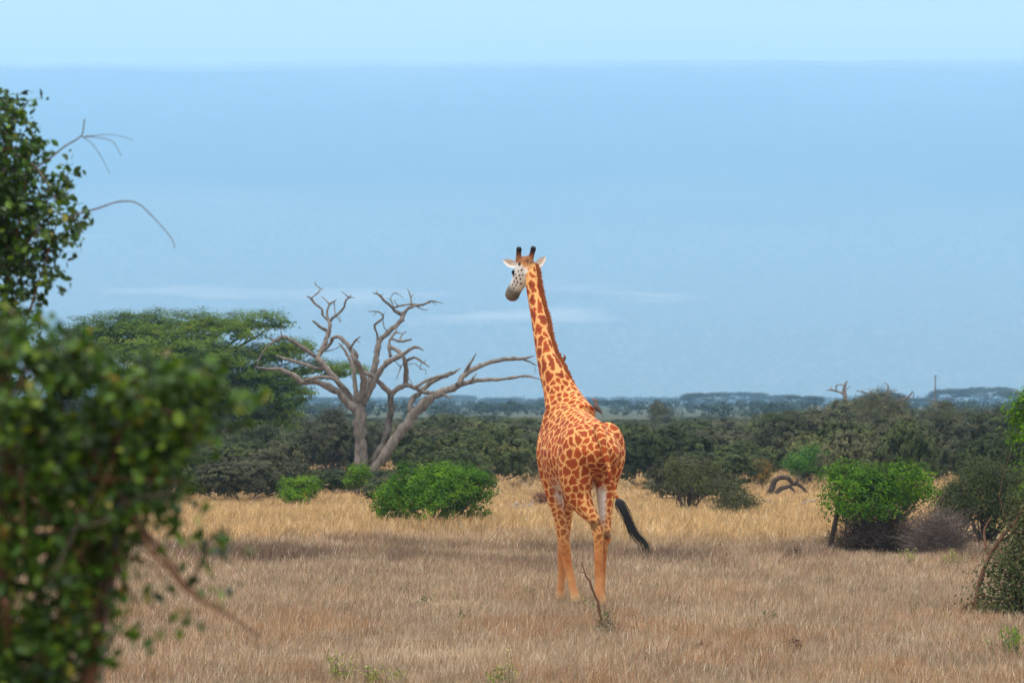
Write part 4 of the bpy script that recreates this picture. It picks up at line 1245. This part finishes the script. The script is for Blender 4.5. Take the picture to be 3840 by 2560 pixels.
# ------------------------------------------------------------------ acacias
def acacia_meshes(seed, R_, H, tiers, leaf, lw, nclump, per, cr, mat=M_ACACIA):
    """umbrella crown of flat pads on rising limbs; base at the origin"""
    r = np.random.default_rng(seed)
    c_, s_ = MB(), MB()
    lob = []
    for (x, y, z, rx, rz) in tiers:
        lob.append((np.array([x, y, z]), np.array([rx, rx * .9, rz])))
    C = crown(c_, lob, nclump, per, cr, leaf, lw, r, shell=.5, flat=.40, up=.5, bias=.75)
    tr = [np.array([0, 0, -.1]), np.array([.1, 0, H * .2]), np.array([-.05, .1, H * .42])]
    tube(s_, catmull(tr, 4), np.linspace(.045 * H, .032 * H, 9), 8, .5)
    for c0, rr in lob:
        P = [tr[2] - np.array([0, 0, .05 * H]), tr[2] * .5 + c0 * .5 + r.normal(size=3) * .03 * R_, c0 - np.array([0, 0, rr[2] * .3])]
        tube(s_, catmull(P, 4), np.linspace(.018 * H, .005 * H, 9), 6, .5)
        for k in range(2):
            e = c0 + np.append(r.normal(size=2) * rr[:2] * .5, .0)
            tube(s_, catmull([P[1], P[1] * .4 + e * .6 + r.normal(size=3) * .04 * R_, e], 3), np.linspace(.006 * H, .002 * H, 7), 5, .5, cap=False)
    return c_.mesh('crown', mat), s_.mesh('trunk', M_BARK)

def big_acacia():
    Y = 182.0
    k = Y / FPX
    X0 = (640 - 1920) * k
    def t(px, py, rpx, rz, y=0.): return ((px - 640) * k, y, CAMZ + (HOR - py) * k, rpx * k, rz * k)
    tiers = [t(640, 1212, 260, 58, .5), t(460, 1240, 230, 70, -.6), t(330, 1300, 190, 90, 0), t(950, 1208, 170, 50, .4), t(820, 1250, 190, 60, -1.2), t(600, 1290, 260, 80, -1.8), t(760, 1360, 220, 80, -2.2), t(1090, 1300, 120, 42, .6), t(1000, 1330, 130, 45, -.8),
             t(700, 1330, 260, 75, -2.0), t(480, 1370, 240, 90, -2.2), t(880, 1400, 180, 60, -1.8), t(1290, 1390, 110, 36, 1.6), t(1180, 1380, 120, 40, 1.4), t(950, 1490, 190, 85, -1.2), t(800, 1500, 220, 100, -1.8), t(620, 1480, 240, 110, -2.2), t(1040, 1540, 110, 60, -.6), t(300, 1400, 160, 110, -1), t(1000, 1420, 150, 60, -.5), t(1090, 1470, 90, 60, 0), t(900, 1570, 180, 70, -.8), t(1030, 1590, 110, 50, -.4), t(700, 1430, 240, 80, -2.4)]
    ms = acacia_meshes(501, 5.0, 6.4, tiers, .15, .055, 5600, 24, .15)
    o = thing('acacia_tree', (X0, Y, 0), 'broad green flat-topped acacia behind the dead tree', 'tree')
    obj('crown', ms[0], o); obj('trunk', ms[1], o)
big_acacia()

# mid-distance olive bush masses that stand out from the bushland: (px, base Y, width px, top row)
for (px, Y, wpx, top, lab, sd, mat, lobn) in (
    (2478, 330, 120, 1502, 'dark knobbly bush rising above the bushland to the right of the giraffe back', 601, M_THORN, 5),
    (3285, 205, 330, 1462, 'big dark olive bush in front of the sprawling far dead tree', 602, M_THORN, 6),
    (3545, 215, 260, 1502, 'big dark olive bush below the bare pole', 603, M_THORN, 5),
    (3060, 210, 280, 1530, 'broad olive bush at the foot of the upright far dead tree', 604, M_THORN, 6),
    (3400, 190, 170, 1535, 'dark bush between the two biggest olive bushes', 605, M_THORN, 5),
    (3720, 225, 200, 1520, 'dark olive bush behind the thorn tree, right of the bare pole', 606, M_THORN, 5),
    (930, 165, 430, 1590, 'wide olive bush under the right side of the broad acacia', 608, M_THORN, 6),
    (700, 160, 400, 1600, 'wide olive bush under the middle of the broad acacia', 609, M_THORN2, 6),
    (1245, 175, 210, 1535, 'olive bush behind the left side of the dead tree trunk', 607, M_THORN, 5)):
    single('olive_bush', px, 0, wpx, top, lab, 'bush', mat, sd, Y=Y, nclump=420, per=17, leaf=.085, lw=.05, cr=.12, lob=lobn, z0=.2, shell=.85, ntwig=160, tvar=(0, .8), twl=.35, tw=.006, puffs=12)

# ------------------------------------------------------------------ far trees
def far_trees():
    r = np.random.default_rng(31)
    kinds = []
    for s in range(4):
        tiers = []
        for k in range(8):
            a = r.random() * 6.28; q = .62 * math.sqrt(r.random())
            tiers.append((q * math.cos(a), q * math.sin(a), .72 + .14 * r.random(), .34 + .16 * r.random(), .11 + .05 * r.random()))
        for k in range(5):
            a = r.random() * 6.28
            tiers.append((.6 * math.cos(a), .6 * math.sin(a), .5 + .12 * r.random(), .26, .13))
        kinds.append(acacia_meshes(700 + s, 1.0, 1.0, tiers, .085, .05, 260, 18, .05, M_FAR))
    # (px, top row, width px, distance)
    spec = [(2648, 1470, 232, 1500), (2310, 1497, 150, 850), (2395, 1520, 110, 700), (2790, 1468, 240, 1500), (3030, 1482, 190, 950), (2930, 1478, 170, 1500), (3300, 1470, 260, 800), (3560, 1455, 210, 1250),
            (3700, 1448, 240, 1400), (3420, 1490, 200, 1000), (2870, 1512, 120, 720), (1230, 1488, 250, 1600), (1420, 1500, 200, 1300), (1560, 1488, 220, 1800), (1730, 1480, 260, 1900), (1880, 1490, 200, 1500), (2500, 1490, 210, 2000), (2200, 1488, 220, 2100), (1340, 1525, 130, 800), (1180, 1530, 140, 760), (1600, 1520, 150, 900), (3830, 1462, 240, 1100), (1990, 1508, 150, 1100), (3160, 1500, 150, 850)]
    lab = {0: 'umbrella-crowned acacia standing out blue-green in the far haze beyond the bushland', 1: 'hazy blue acacia in the far treeline below the mountain'}
    for i, (px, top, wpx, Y) in enumerate(spec):
        if i: Y *= 1.35
        k = Y / FPX
        h = CAMZ + (HOR - top) * k
        o = thing('acacia_tree', ((px - 1920) * k, Y, 0), lab[0 if i == 0 else 1] if i else lab[0], 'tree', None if i == 0 else 'hazy acacias of the far treeline')
        ms = kinds[i % 4]
        obj('crown', ms[0], o); obj('trunk', ms[1], o)
        o.scale = (wpx * k / 2 * .98, wpx * k / 2 * .98, h / .98)
        o.rotation_euler = (0, 0, r.random() * 6.28)
    # the wood beyond reads as one mass
    mb = MB()
    n = 3000
    Yt = 640 + 4300 * r.random(n) ** 1.4
    Xt = (r.random(n) * 2 - 1) * (.1125 * Yt * 1.25 + 20)
    hh = (2.4 + 4.6 * r.random(n) ** 1.8) * np.interp(Yt, [430, 900, 1800, 4400], [.36, .42, .56, 1.1])
    rr = hh * (.5 + .4 * r.random(n))
    per = 46
    d = sph(n * per, r)
    P = np.repeat(np.stack([Xt, Yt, hh * .62], 1), per, 0) + d * np.repeat(np.stack([rr, rr, hh * .38], 1), per, 0) * (.55 + .45 * r.random((n * per, 1)))
    leaves(mb, P, np.repeat(rr * .42, per), np.repeat(rr * .26, per), np.clip(.0 + .4 * np.repeat(r.random(n), per) + .25 * r.random(n * per), 0, 1), out=d, r=r)
    tag(obj('far_woodland', mb.mesh('far_woodland', M_FAR)), 'far woodland fading into blue haze across the plain', 'woodland', kind='stuff')
far_trees()

# ------------------------------------------------------------------ far dead trees and pole
def small_dead(name, px, base_row, Y, lines, label, mat, cat='tree', tint=.5):
    base = at(px, base_row, Y); base[2] = 0
    o = thing(name, base, label, cat)
    for i, (pts, dy) in enumerate(lines):
        P = np.array([at(x, y, Y) for x, y, w_ in pts]); P[:, 1] += np.linspace(0, dy, len(P))
        if i == 0: P = np.vstack([[P[0][0], P[0][1], -.05], P])
        W_ = np.array([w_ for _, _, w_ in pts]) * Y / FPX * .5
        if i == 0: W_ = np.concatenate([[W_[0] * 1.2], W_])
        mb = MB()
        C = catmull(P, 4)
        tube(mb, C, np.maximum(catmull(W_[:, None], 4)[:, 0], .008), 7, tint + .3 * (rng.random() - .5), wob=.2)
        obj('trunk' if i == 0 else 'branch', mb.mesh('limb', mat, origin=base, smooth=True), o)
small_dead('dead_tree', 3175, 1640, 260, [([(3176, 1560, 16), (3174, 1510, 15), (3165, 1480, 14), (3163, 1465, 12), (3170, 1440, 10), (3177, 1427, 4)], 0),
    ([(3160, 1475, 8), (3145, 1468, 8), (3120, 1462, 7), (3102, 1462, 3)], .6), ([(3135, 1466, 6), (3137, 1445, 5), (3160, 1443, 4), (3166, 1448, 4)], -.4), ([(3120, 1462, 5), (3118, 1447, 3)], .5), ([(3173, 1485, 9), (3172, 1465, 6), (3188, 1448, 3)], .5),
    ([(3164, 1500, 7), (3130, 1530, 5), (3100, 1525, 3)], -.5)],
    'upright far dead tree with a forked bare top above the olive bushes', M_DEAD)
small_dead('dead_tree', 3340, 1600, 270, [([(3345, 1545, 12), (3330, 1520, 11), (3322, 1490, 9), (3328, 1460, 8), (3330, 1445, 6), (3315, 1432, 3)], 0),
    ([(3325, 1490, 7), (3345, 1465, 5), (3370, 1462, 3)], .5), ([(3340, 1530, 9), (3370, 1508, 9), (3400, 1490, 8), (3415, 1475, 6), (3418, 1464, 3)], -.6), ([(3400, 1490, 6), (3422, 1492, 4), (3424, 1470, 3)], -.5),
    ([(3318, 1500, 6), (3280, 1480, 5), (3240, 1470, 5), (3215, 1464, 3)], .8), ([(3240, 1470, 4), (3232, 1458, 2)], .8), ([(3260, 1474, 4), (3280, 1458, 2)], .8), ([(3342, 1505, 6), (3360, 1505, 5), (3395, 1480, 3)], 0)],
    'sprawling far dead tree with wide bare limbs behind the biggest olive bush', M_DEAD)
small_dead('pole', 3507, 1600, 300, [([(3507, 1560, 6), (3507, 1480, 5.5), (3507, 1407, 4)], 0), ([(3502, 1411, 3), (3514, 1409, 3)], 0)], 'slender bare pole standing far off above the bushland', M_DEAD, 'pole')

# ------------------------------------------------------------------ dead wood on the ground
def deadwood(name, lines, Y, label, mat, cat='log', tint=.5):
    allp = np.array([at(x, y, Y) for pts in lines for x, y, w_ in pts])
    base = np.array([allp[:, 0].mean(), Y, 0])
    o = thing(name, base, label, cat)
    for i, pts in enumerate(lines):
        P = np.array([at(x, y, Y) for x, y, w_ in pts])
        P[:, 1] += np.linspace(0, .35 * (rng.random() - .5), len(P))
        W_ = np.array([w_ for _, _, w_ in pts]) * Y / FPX * .5
        mb = MB()
        C = catmull(P, 4); C[1:-1] += rng.normal(size=(len(C) - 2, 3)) * .006
        tube(mb, C, np.maximum(catmull(W_[:, None], 4)[:, 0], .005), 7, tint + .3 * (rng.random() - .5), wob=.2)
        obj('limb' if len(lines) > 1 else 'branch', mb.mesh('limb', mat, origin=base, smooth=True), o)
deadwood('twisted_trunk', [[(2868, 1868, 22), (2890, 1840, 24), (2905, 1805, 22), (2930, 1790, 20), (2955, 1792, 18), (2975, 1812, 16), (3000, 1820, 14), (3028, 1848, 8)],
    [(2900, 1860, 18), (2925, 1835, 18), (2960, 1822, 14), (2985, 1805, 10), (2992, 1785, 5)], [(2960, 1822, 12), (2990, 1850, 10), (3020, 1838, 6)], [(2980, 1815, 10), (3000, 1795, 6), (3012, 1800, 4)]], 129, 'twisted dark dead trunk arching over the ground', M_BARK, 'trunk', .7)
deadwood('dead_stump', [[(2752, 1800, 10), (2750, 1770, 10), (2745, 1748, 8), (2737, 1742, 4)], [(2750, 1760, 8), (2758, 1742, 6), (2770, 1731, 3)]], 135, 'small forked pale dead stump behind the olive thorn bushes', M_DEAD, 'stump', .6)
deadwood('fallen_log', [[(2848, 1878, 14), (2890, 1885, 20), (2930, 1892, 18), (2960, 1900, 10)], [(2920, 1890, 10), (2960, 1880, 8), (2985, 1895, 5)]], 120, 'dark fallen log in the grass left of the large green shrub', M_DEAD, 'log', .3)
deadwood('fallen_log', [[(2960, 1905, 12), (3000, 1893, 16), (3035, 1880, 14), (3060, 1876, 6)]], 117, 'pale fallen log beside the dark fallen log', M_DEAD, 'log', .8)
deadwood('pale_branches', [[(1905, 1920, 8), (1925, 1905, 8), (1938, 1885, 7), (1950, 1900, 5)], [(1910, 1918, 9), (1940, 1915, 9), (1975, 1915, 7), (2010, 1905, 4)], [(1930, 1905, 6), (1960, 1895, 6), (1985, 1890, 5), (1995, 1882, 3)], [(1955, 1910, 5), (1975, 1892, 5), (1998, 1898, 3)], [(1920, 1900, 5), (1945, 1896, 5), (1965, 1905, 3)], [(1970, 1905, 5), (1992, 1893, 4), (1996, 1878, 3)]], 111, 'tangle of pale bleached fallen branches left of the giraffe', M_PALEWOOD, 'branches', .5)
deadwood('curled_branch', [[(1452, 1955, 8), (1430, 1945, 7), (1405, 1940, 6), (1388, 1948, 5), (1385, 1968, 5), (1400, 1982, 6), (1425, 1975, 6), (1450, 1970, 7)], [(1405, 1940, 4), (1380, 1936, 3)], [(1402, 1975, 4), (1415, 1962, 4), (1425, 1968, 3)], [(1448, 1940, 9), (1440, 1960, 8), (1435, 1975, 6)]], 101, 'curled dead branch low at the left foot of the rounded green shrub', M_REDTWIG, 'branch', .4)
deadwood('fallen_twig', [[(1755, 1972, 5), (1790, 1976, 5), (1825, 1978, 4), (1862, 1985, 2)], [(1800, 1977, 4), (1825, 1990, 2)], [(1825, 1978, 3), (1850, 1972, 2)]], 99.5, 'thin reddish fallen twig lying right of the rounded green shrub', M_REDTWIG, 'twig', .4)
deadwood('root_clump', [[(2668, 2085, 10), (2690, 2095, 12), (2712, 2108, 8)], [(2715, 2110, 12), (2722, 2090, 10), (2726, 2070, 5)], [(2730, 2108, 9), (2742, 2095, 8), (2750, 2085, 4)], [(2700, 2100, 8), (2705, 2080, 4)]], 78.5, 'broken reddish root stumps poking from the dark grass strip', M_REDTWIG, 'roots', .3)
deadwood('broken_stick', [[(3014, 2102, 12), (2998, 2082, 13), (2984, 2066, 11), (2977, 2056, 5)]], 79.5, 'short broken dark stick leaning out of the grass', M_BARK, 'stick', .7)
deadwood('dead_sapling', [[(2264, 2374, 13), (2255, 2320, 11), (2240, 2258, 10), (2222, 2205, 9), (2200, 2160, 7), (2190, 2138, 5), (2180, 2104, 3)], [(2262, 2345, 9), (2274, 2318, 8), (2287, 2294, 5)], [(2192, 2142, 3), (2180, 2146, 2)], [(2224, 2210, 3), (2214, 2196, 2)]], 54.2, 'bare leaning sapling stick in front of the giraffe hind feet', M_REDTWIG, 'sapling', .35)

# ------------------------------------------------------------------ weeds in the grass
def weed(px, base, wpx, hpx, label, seed, n=60, L=.045, W=.014, stops=((0, (.10, .13, .03)), (1, (.30, .32, .08))), name='weed', group=None, wood=M_TWIG):
    r = np.random.default_rng(seed)
    Y = ground_Y(base); k = Y / FPX
    o = thing(name, ((px - 1920) * k, Y, -.02), label, 'weed', group)
    m = weed.mats.setdefault(stops, leaf_mat('weed_leaf', list(stops), .3))
    lf, st = MB(), MB()
    ns = max(4, n // 9)
    for i in range(ns):
        b = np.append(r.normal(size=2) * wpx * k * .14, 0)
        t = b + np.array([r.normal() * wpx * k * .22, r.normal() * wpx * k * .2, hpx * k * (.55 + .5 * r.random())])
        P = catmull([b, (b + t) / 2 + r.normal(size=3) * .02, t], 3)
        tube(st, P, np.linspace(.004, .0015, len(P)), 4, .6, cap=False)
        q = r.random((n // ns + 3, 1)) ** .6
        C = b * (1 - q) + t * q + r.normal(size=(len(q), 3)) * .02
        leaves(lf, C, L, W, r.random(len(C)), r=r, up=.2)
    obj('leaves', lf.mesh('leaves', m), o); obj('stalks', st.mesh('stalks', wood), o)
weed.mats = {}
YG = ((0, (.13, .15, .03)), (.6, (.26, .28, .06)), (1, (.42, .42, .14)))
DG = ((0, (.05, .07, .025)), (.6, (.10, .13, .04)), (1, (.20, .21, .07)))
weed(1290, 2560, 120, 120, 'yellow-green weed clump in the grass left of the pair of pale weeds', 801, 130, .05, .018, YG)
weed(1390, 2575, 150, 90, 'pale yellow-green low weed clump in the brown grass', 802, 140, .045, .016, YG)
weed(1500, 2565, 90, 80, 'small yellow-green weed beside the pale low weed clump', 803, 80, .045, .016, YG)
weed(1870, 2570, 110, 85, 'yellow-green weed at the foot of the tall thin stalk', 804, 120, .045, .016, YG)
weed(1915, 2575, 40, 170, 'tall thin stalk with a small green tuft on top', 805, 16, .05, .016, YG, 'weed_stalk')
weed(1600, 2275, 60, 50, 'small green weed in the pale grass left of the giraffe', 806, 40, .04, .014, DG)
weed(1735, 2330, 60, 60, 'dark green weed between the pale grass and the giraffe front feet', 807, 46, .04, .014, DG)
weed(1990, 2240, 45, 45, 'little green sprig just left of the giraffe front feet', 808, 34, .04, .014, DG)
weed(2225, 2300, 90, 55, 'green sprigs around the giraffe hind hooves', 809, 70, .04, .014, YG)
weed(2272, 2385, 120, 110, 'dark low plant at the foot of the bare sapling stick', 810, 150, .04, .013, DG)
weed(2400, 1935, 40, 60, 'small leafy sprig beside the giraffe tail tuft', 811, 40, .05, .02, DG)
weed(3790, 2460, 150, 140, 'bright green weed clump at the foot of the tall scraggly shrub', 812, 190, .05, .018, ((0, (.08, .15, .02)), (1, (.24, .34, .05))))
weed(3400, 2125, 90, 75, 'yellowish weed left of a matching one under the dead brush', 813, 90, .05, .017, YG)
weed(3560, 2130, 150, 75, 'yellowish green weed patch under the heap of dead brush', 814, 140, .05, .017, YG)
weed(3140, 2065, 110, 90, 'dark green low growth at the foot of the bare shrub trunk', 815, 120, .05, .018, DG)
weed(2640, 2440, 60, 45, 'rusty low tuft in the brown grass right of the giraffe', 816, 60, .04, .012, ((0, (.12, .05, .025)), (1, (.26, .13, .06))))
weed(2880, 2330, 70, 45, 'grey-green tuft in the pale grass right of the giraffe', 817, 60, .04, .012, DG)
weed(2975, 2440, 80, 60, 'dark rusty tuft in the brown grass left of the scraggly shrub', 818, 70, .04, .012, ((0, (.07, .035, .025)), (1, (.18, .09, .05))))


# ------------------------------------------------------------------ leafy shrub and tree close to the camera on the left
def leafy_thing(name, label, cat, Y, base_px, lob, size, seed, nsolo, branches, dmin=.22, tb=.12):
    k = Y / FPX
    r = np.random.default_rng(seed)
    base = np.array([(base_px - 1920) * k, Y, -.03])
    root = thing(name, base, label, cat)
    def q(px, py, dy=0.): return at(px, py, Y + dy) - base
    P, O = [], []
    for px, py, rx, ry, n in lob:
        # sprays of leaves along short shoots
        m = max(2, int(n * (.92 if n > 200 else 1)) // 6)
        d = sph(m, r) * (r.random((m, 1)) ** .4)
        c = q(px, py) + d * np.array([rx * k, max(dmin, rx * k), ry * k])
        sd = unit(r.normal(size=(m, 3)) + np.array([0, 0, .2])) * size * 2.6
        t = r.random((m, 6, 1)) - .3
        p = c[:, None] + sd[:, None] * t + r.normal(size=(m, 6, 3)) * size * .35
        P.append(p.reshape(-1, 3)); O.append(np.repeat(d, 6, 0))
    P = np.concatenate(P); O = np.concatenate(O)
    n = len(P)
    def leaf_verts(L, W):
        return np.array([[-.5 * L, 0, 0], [-.2 * L, .42 * W, .10 * W], [.12 * L, .5 * W, .12 * W], [.5 * L, 0, -.05 * L], [.12 * L, -.5 * W, .12 * W], [-.2 * L, -.42 * W, .10 * W], [-.2 * L, 0, 0], [.12 * L, 0, 0]])
    LF4 = [(7, 6, 1, 2), (6, 7, 4, 5)]; LF3 = [(0, 1, 6), (0, 6, 5), (2, 3, 7), (7, 3, 4)]
    sizes = size * (.55 + .75 * r.random(n))
    N = unit(r.normal(size=(n, 3)) * .75 + O * .4 + np.array([0, -.15, .35]))
    D = unit(np.cross(N, r.normal(size=(n, 3)))); D[:, 2] -= .45; D = unit(D - N * np.sum(D * N, 1, keepdims=True))
    S = np.cross(N, D)
    tint = np.clip(tb + .72 * np.repeat(r.random(n // 6 + 1), 6)[:n] * .6 + .45 * r.random(n) ** 1.5, 0, .88)
    tint = np.where(r.random(n) < .03, .90 + .10 * r.random(n), tint)
    Wp = P + base
    px = 1920 + Wp[:, 0] / Wp[:, 1] * FPX; py = HOR + (CAMZ - Wp[:, 2]) / Wp[:, 1] * FPX
    vis = (px > 10) & (py > 10) & (py < 2550)
    cand = np.where(vis)[0]
    solo = cand[np.argsort((Wp[:, 1] - .0006 * px)[cand])[:nsolo]]
    sm = np.zeros(n, bool); sm[solo] = True
    mb = MB()
    i = np.where(~sm)[0]
    lv = leaf_verts(1, .55)
    V = P[i][:, None, :] + sizes[i][:, None, None] * (lv[None, :, 0:1] * D[i][:, None] + lv[None, :, 1:2] * S[i][:, None] + lv[None, :, 2:3] * N[i][:, None])
    qd = np.arange(len(i))[:, None, None] * 8
    mb.add(V.reshape(-1, 3), (qd + np.array(LF4)[None]).reshape(-1, 4), np.repeat(tint[i], 8))
    mb.f3.append((qd + np.array(LF3)[None]).reshape(-1, 3))
    obj('foliage', mb.mesh('foliage', M_FG), root)['kind'] = 'stuff'
    lms = []
    for j in range(5):
        mb = MB(); mb.add(leaf_verts(1, .50 + .04 * j), LF4, tb + .08 + .15 * j); mb.f3.append(np.array(LF3)); lms.append(mb.mesh('leaf', M_FG))
    from mathutils import Matrix
    for i in solo:
        o = obj('leaf', lms[int(r.integers(5))], root)
        m = Matrix(((D[i][0], S[i][0], N[i][0]), (D[i][1], S[i][1], N[i][1]), (D[i][2], S[i][2], N[i][2])))
        o.matrix_local = Matrix.LocRotScale(Vector(P[i]), m.to_quaternion(), Vector([sizes[i]] * 3))
    zb = HOR + (CAMZ + .05) / k
    stem = [b for b in branches if b[0] == 'trunk']
    for px_, py_, rx, ry, n_ in lob:                     # side shoots that carry the leaf masses
        if n_ < 60: continue
        st_ = stem[int(r.integers(len(stem)))][1]
        a_ = st_[int(r.integers(max(1, len(st_) - 3), len(st_)))]
        e_ = (px_ + r.normal() * rx * .5, py_ + r.normal() * ry * .4)
        m_ = ((a_[0] + e_[0]) / 2 + r.normal() * 40, (a_[1] + e_[1]) / 2 - 40 * r.random())
        branches = branches + [('branch', [a_, m_, e_], 13, 5, M_REDTWIG if r.random() < .6 else M_TWIG, .15 + .4 * r.random(), -.35 * r.random())]
    for nm, pts, w0, w1, mat, tn, dy in branches:
        pts = [(x, zb if y is None else y) for x, y in pts]
        C = catmull([q(x, y, dy * j / len(pts)) for j, (x, y) in enumerate(pts)], 5)
        b_ = MB()
        tube(b_, C, np.linspace(w0, w1, len(C)) * k * .5, 7, tn, wob=.12)
        obj(nm, b_.mesh(nm, mat, smooth=True), root)

def near_left():
    T, RD, BK = M_TWIG, M_REDTWIG, M_BARK
    leafy_thing('small_tree', 'slender dark green leafy tree rising above the near shrub with thin bare arching twigs', 'tree', 26.0, 10,
        [(10, 520, 130, 150, 627), (60, 640, 120, 130, 570), (60, 780, 150, 150, 798), (30, 900, 150, 150, 760), (150, 900, 90, 100, 228), (215, 760, 70, 90, 133), (255, 850, 60, 70, 87), (240, 700, 40, 60, 45), (-60, 430, 130, 90, 304), (130, 1010, 80, 90, 152), (30, 1090, 120, 130, 456), (0, 1240, 150, 140, 608), (190, 1050, 50, 50, 45), (-220, 800, 240, 420, 2090), (100, 368, 30, 20, 19), (262, 640, 25, 30, 22), (325, 830, 16, 40, 15), (295, 915, 25, 25, 15), (-50, 1500, 200, 200, 570), (120, 560, 50, 60, 57), (-250, 1500, 250, 300, 950)],
        .050, 55, 120,
        [('trunk', [(10, None), (0, 2600), (20, 1800), (10, 1300), (30, 950), (20, 560)], 60, 8, BK, .5, 0.), ('trunk', [(-10, None), (-120, 2400), (-200, 1400), (-220, 700)], 60, 10, BK, .5, 0.),
         ('branch', [(20, 760), (110, 650), (190, 590), (240, 550), (290, 520), (308, 500), (316, 445)], 9, 4, T, .4, 0.), ('branch', [(305, 512), (360, 515), (420, 530), (455, 585)], 4, 2, T, .5, 0.),
         ('branch', [(312, 515), (345, 540), (380, 590), (410, 650)], 3.4, 1.8, T, .5, 0.), ('branch', [(320, 510), (420, 505), (500, 525)], 3, 1.5, T, .5, 0.),
         ('branch', [(40, 960), (180, 840), (300, 800), (370, 780), (440, 757), (510, 760), (570, 810), (640, 890), (655, 930)], 9, 2.5, T, .5, 0.),
         ('branch', [(20, 560), (60, 460), (90, 400), (110, 372)], 6, 3, BK, .5, 0.), ('branch', [(30, 1000), (130, 960), (220, 880), (320, 830)], 9, 3, BK, .5, 0.), ('branch', [(30, 880), (130, 780), (220, 720), (258, 640)], 9, 3, BK, .5, 0.), ('branch', [(30, 1000), (120, 1000), (190, 1060)], 7, 3, BK, .5, 0.)], dmin=.4)
    leafy_thing('leafy_shrub', 'dense blurred dark green shrub in the near left foreground, bare branch reaching out low', 'shrub', 12.5, 60,
        [(40, 1300, 150, 110, 240), (250, 1350, 170, 90, 240), (120, 1480, 260, 170, 560), (420, 1470, 220, 130, 420), (640, 1440, 170, 100, 200), (770, 1410, 110, 80, 70), (850, 1450, 100, 80, 46), (890, 1530, 70, 70, 30), (560, 1600, 220, 150, 420), (700, 1560, 120, 110, 100),
         (300, 1700, 270, 220, 620), (80, 1800, 260, 260, 640), (520, 1780, 170, 130, 250), (650, 1800, 100, 100, 60), (200, 2020, 260, 200, 520), (360, 2040, 110, 110, 90), (60, 2250, 230, 240, 460), (220, 2300, 130, 150, 150), (0, 2520, 240, 200, 320), (-260, 1600, 300, 500, 900), (-300, 2300, 300, 500, 600), (150, 2420, 220, 180, 420), (300, 2200, 130, 130, 160), (100, 2600, 260, 150, 400), (330, 1900, 220, 150, 300), (440, 1960, 130, 120, 150), (520, 1900, 140, 100, 150), (330, 2120, 150, 130, 190), (600, 1700, 160, 120, 190), (780, 1600, 110, 90, 60), (230, 2450, 200, 130, 240), (80, 2900, 380, 300, 500),
         (780, 2010, 70, 50, 24), (840, 2060, 50, 60, 18), (760, 2180, 90, 70, 20), (690, 2260, 90, 80, 18), (560, 2180, 100, 100, 24), (460, 2300, 110, 120, 36), (380, 2440, 100, 100, 36), (620, 2000, 110, 50, 26), (640, 2360, 50, 50, 8), (480, 2420, 70, 90, 16), (820, 2220, 50, 40, 10)],
        .040, 56, 170,
        [('trunk', [(60, None), (50, 3600), (20, 2700), (10, 2200), (40, 1800), (20, 1450), (40, 1300)], 130, 20, RD, .0, 0.), ('trunk', [(90, None), (170, 3600), (330, 2560), (410, 2150), (420, 1950), (440, 1700), (430, 1450)], 100, 20, RD, .0, 0.),
         ('trunk', [(20, None), (-150, 3400), (-240, 2300), (-250, 1500)], 100, 20, RD, .0, 0.),
         ('branch', [(240, 1690), (330, 1745), (420, 1810), (480, 1890), (515, 1960), (560, 2050), (640, 2140), (700, 2210), (780, 2260), (870, 2310), (975, 2385)], 24, 13, RD, .1, -.3),
         ('branch', [(515, 1960), (570, 2020), (640, 2110), (700, 2190), (760, 2230)], 22, 8, RD, .3, -.1), ('branch', [(410, 2150), (480, 2090), (560, 2110), (640, 2200)], 16, 6, RD, .3, 0.),
         ('branch', [(700, 2210), (740, 2130), (770, 2060), (800, 2000), (880, 1990)], 12, 6, BK, .5, -.2), ('branch', [(380, 2560), (400, 2440), (470, 2330), (500, 2240)], 16, 6, BK, .5, 0.), ('branch', [(480, 2200), (520, 2280), (530, 2380)], 10, 4, BK, .5, 0.),
         ('branch', [(40, 1400), (200, 1380), (420, 1420), (640, 1430), (860, 1450)], 20, 6, BK, .5, 0.), ('branch', [(300, 1750), (480, 1650), (640, 1580), (800, 1500)], 20, 6, BK, .5, 0.), ('branch', [(20, 2500), (30, 2350), (20, 2250)], 40, 20, RD, .2, -.3), ('branch', [(130, 2000), (230, 1990), (330, 1970), (420, 1940)], 16, 6, T, .4, -.3)], dmin=.2)
near_left()
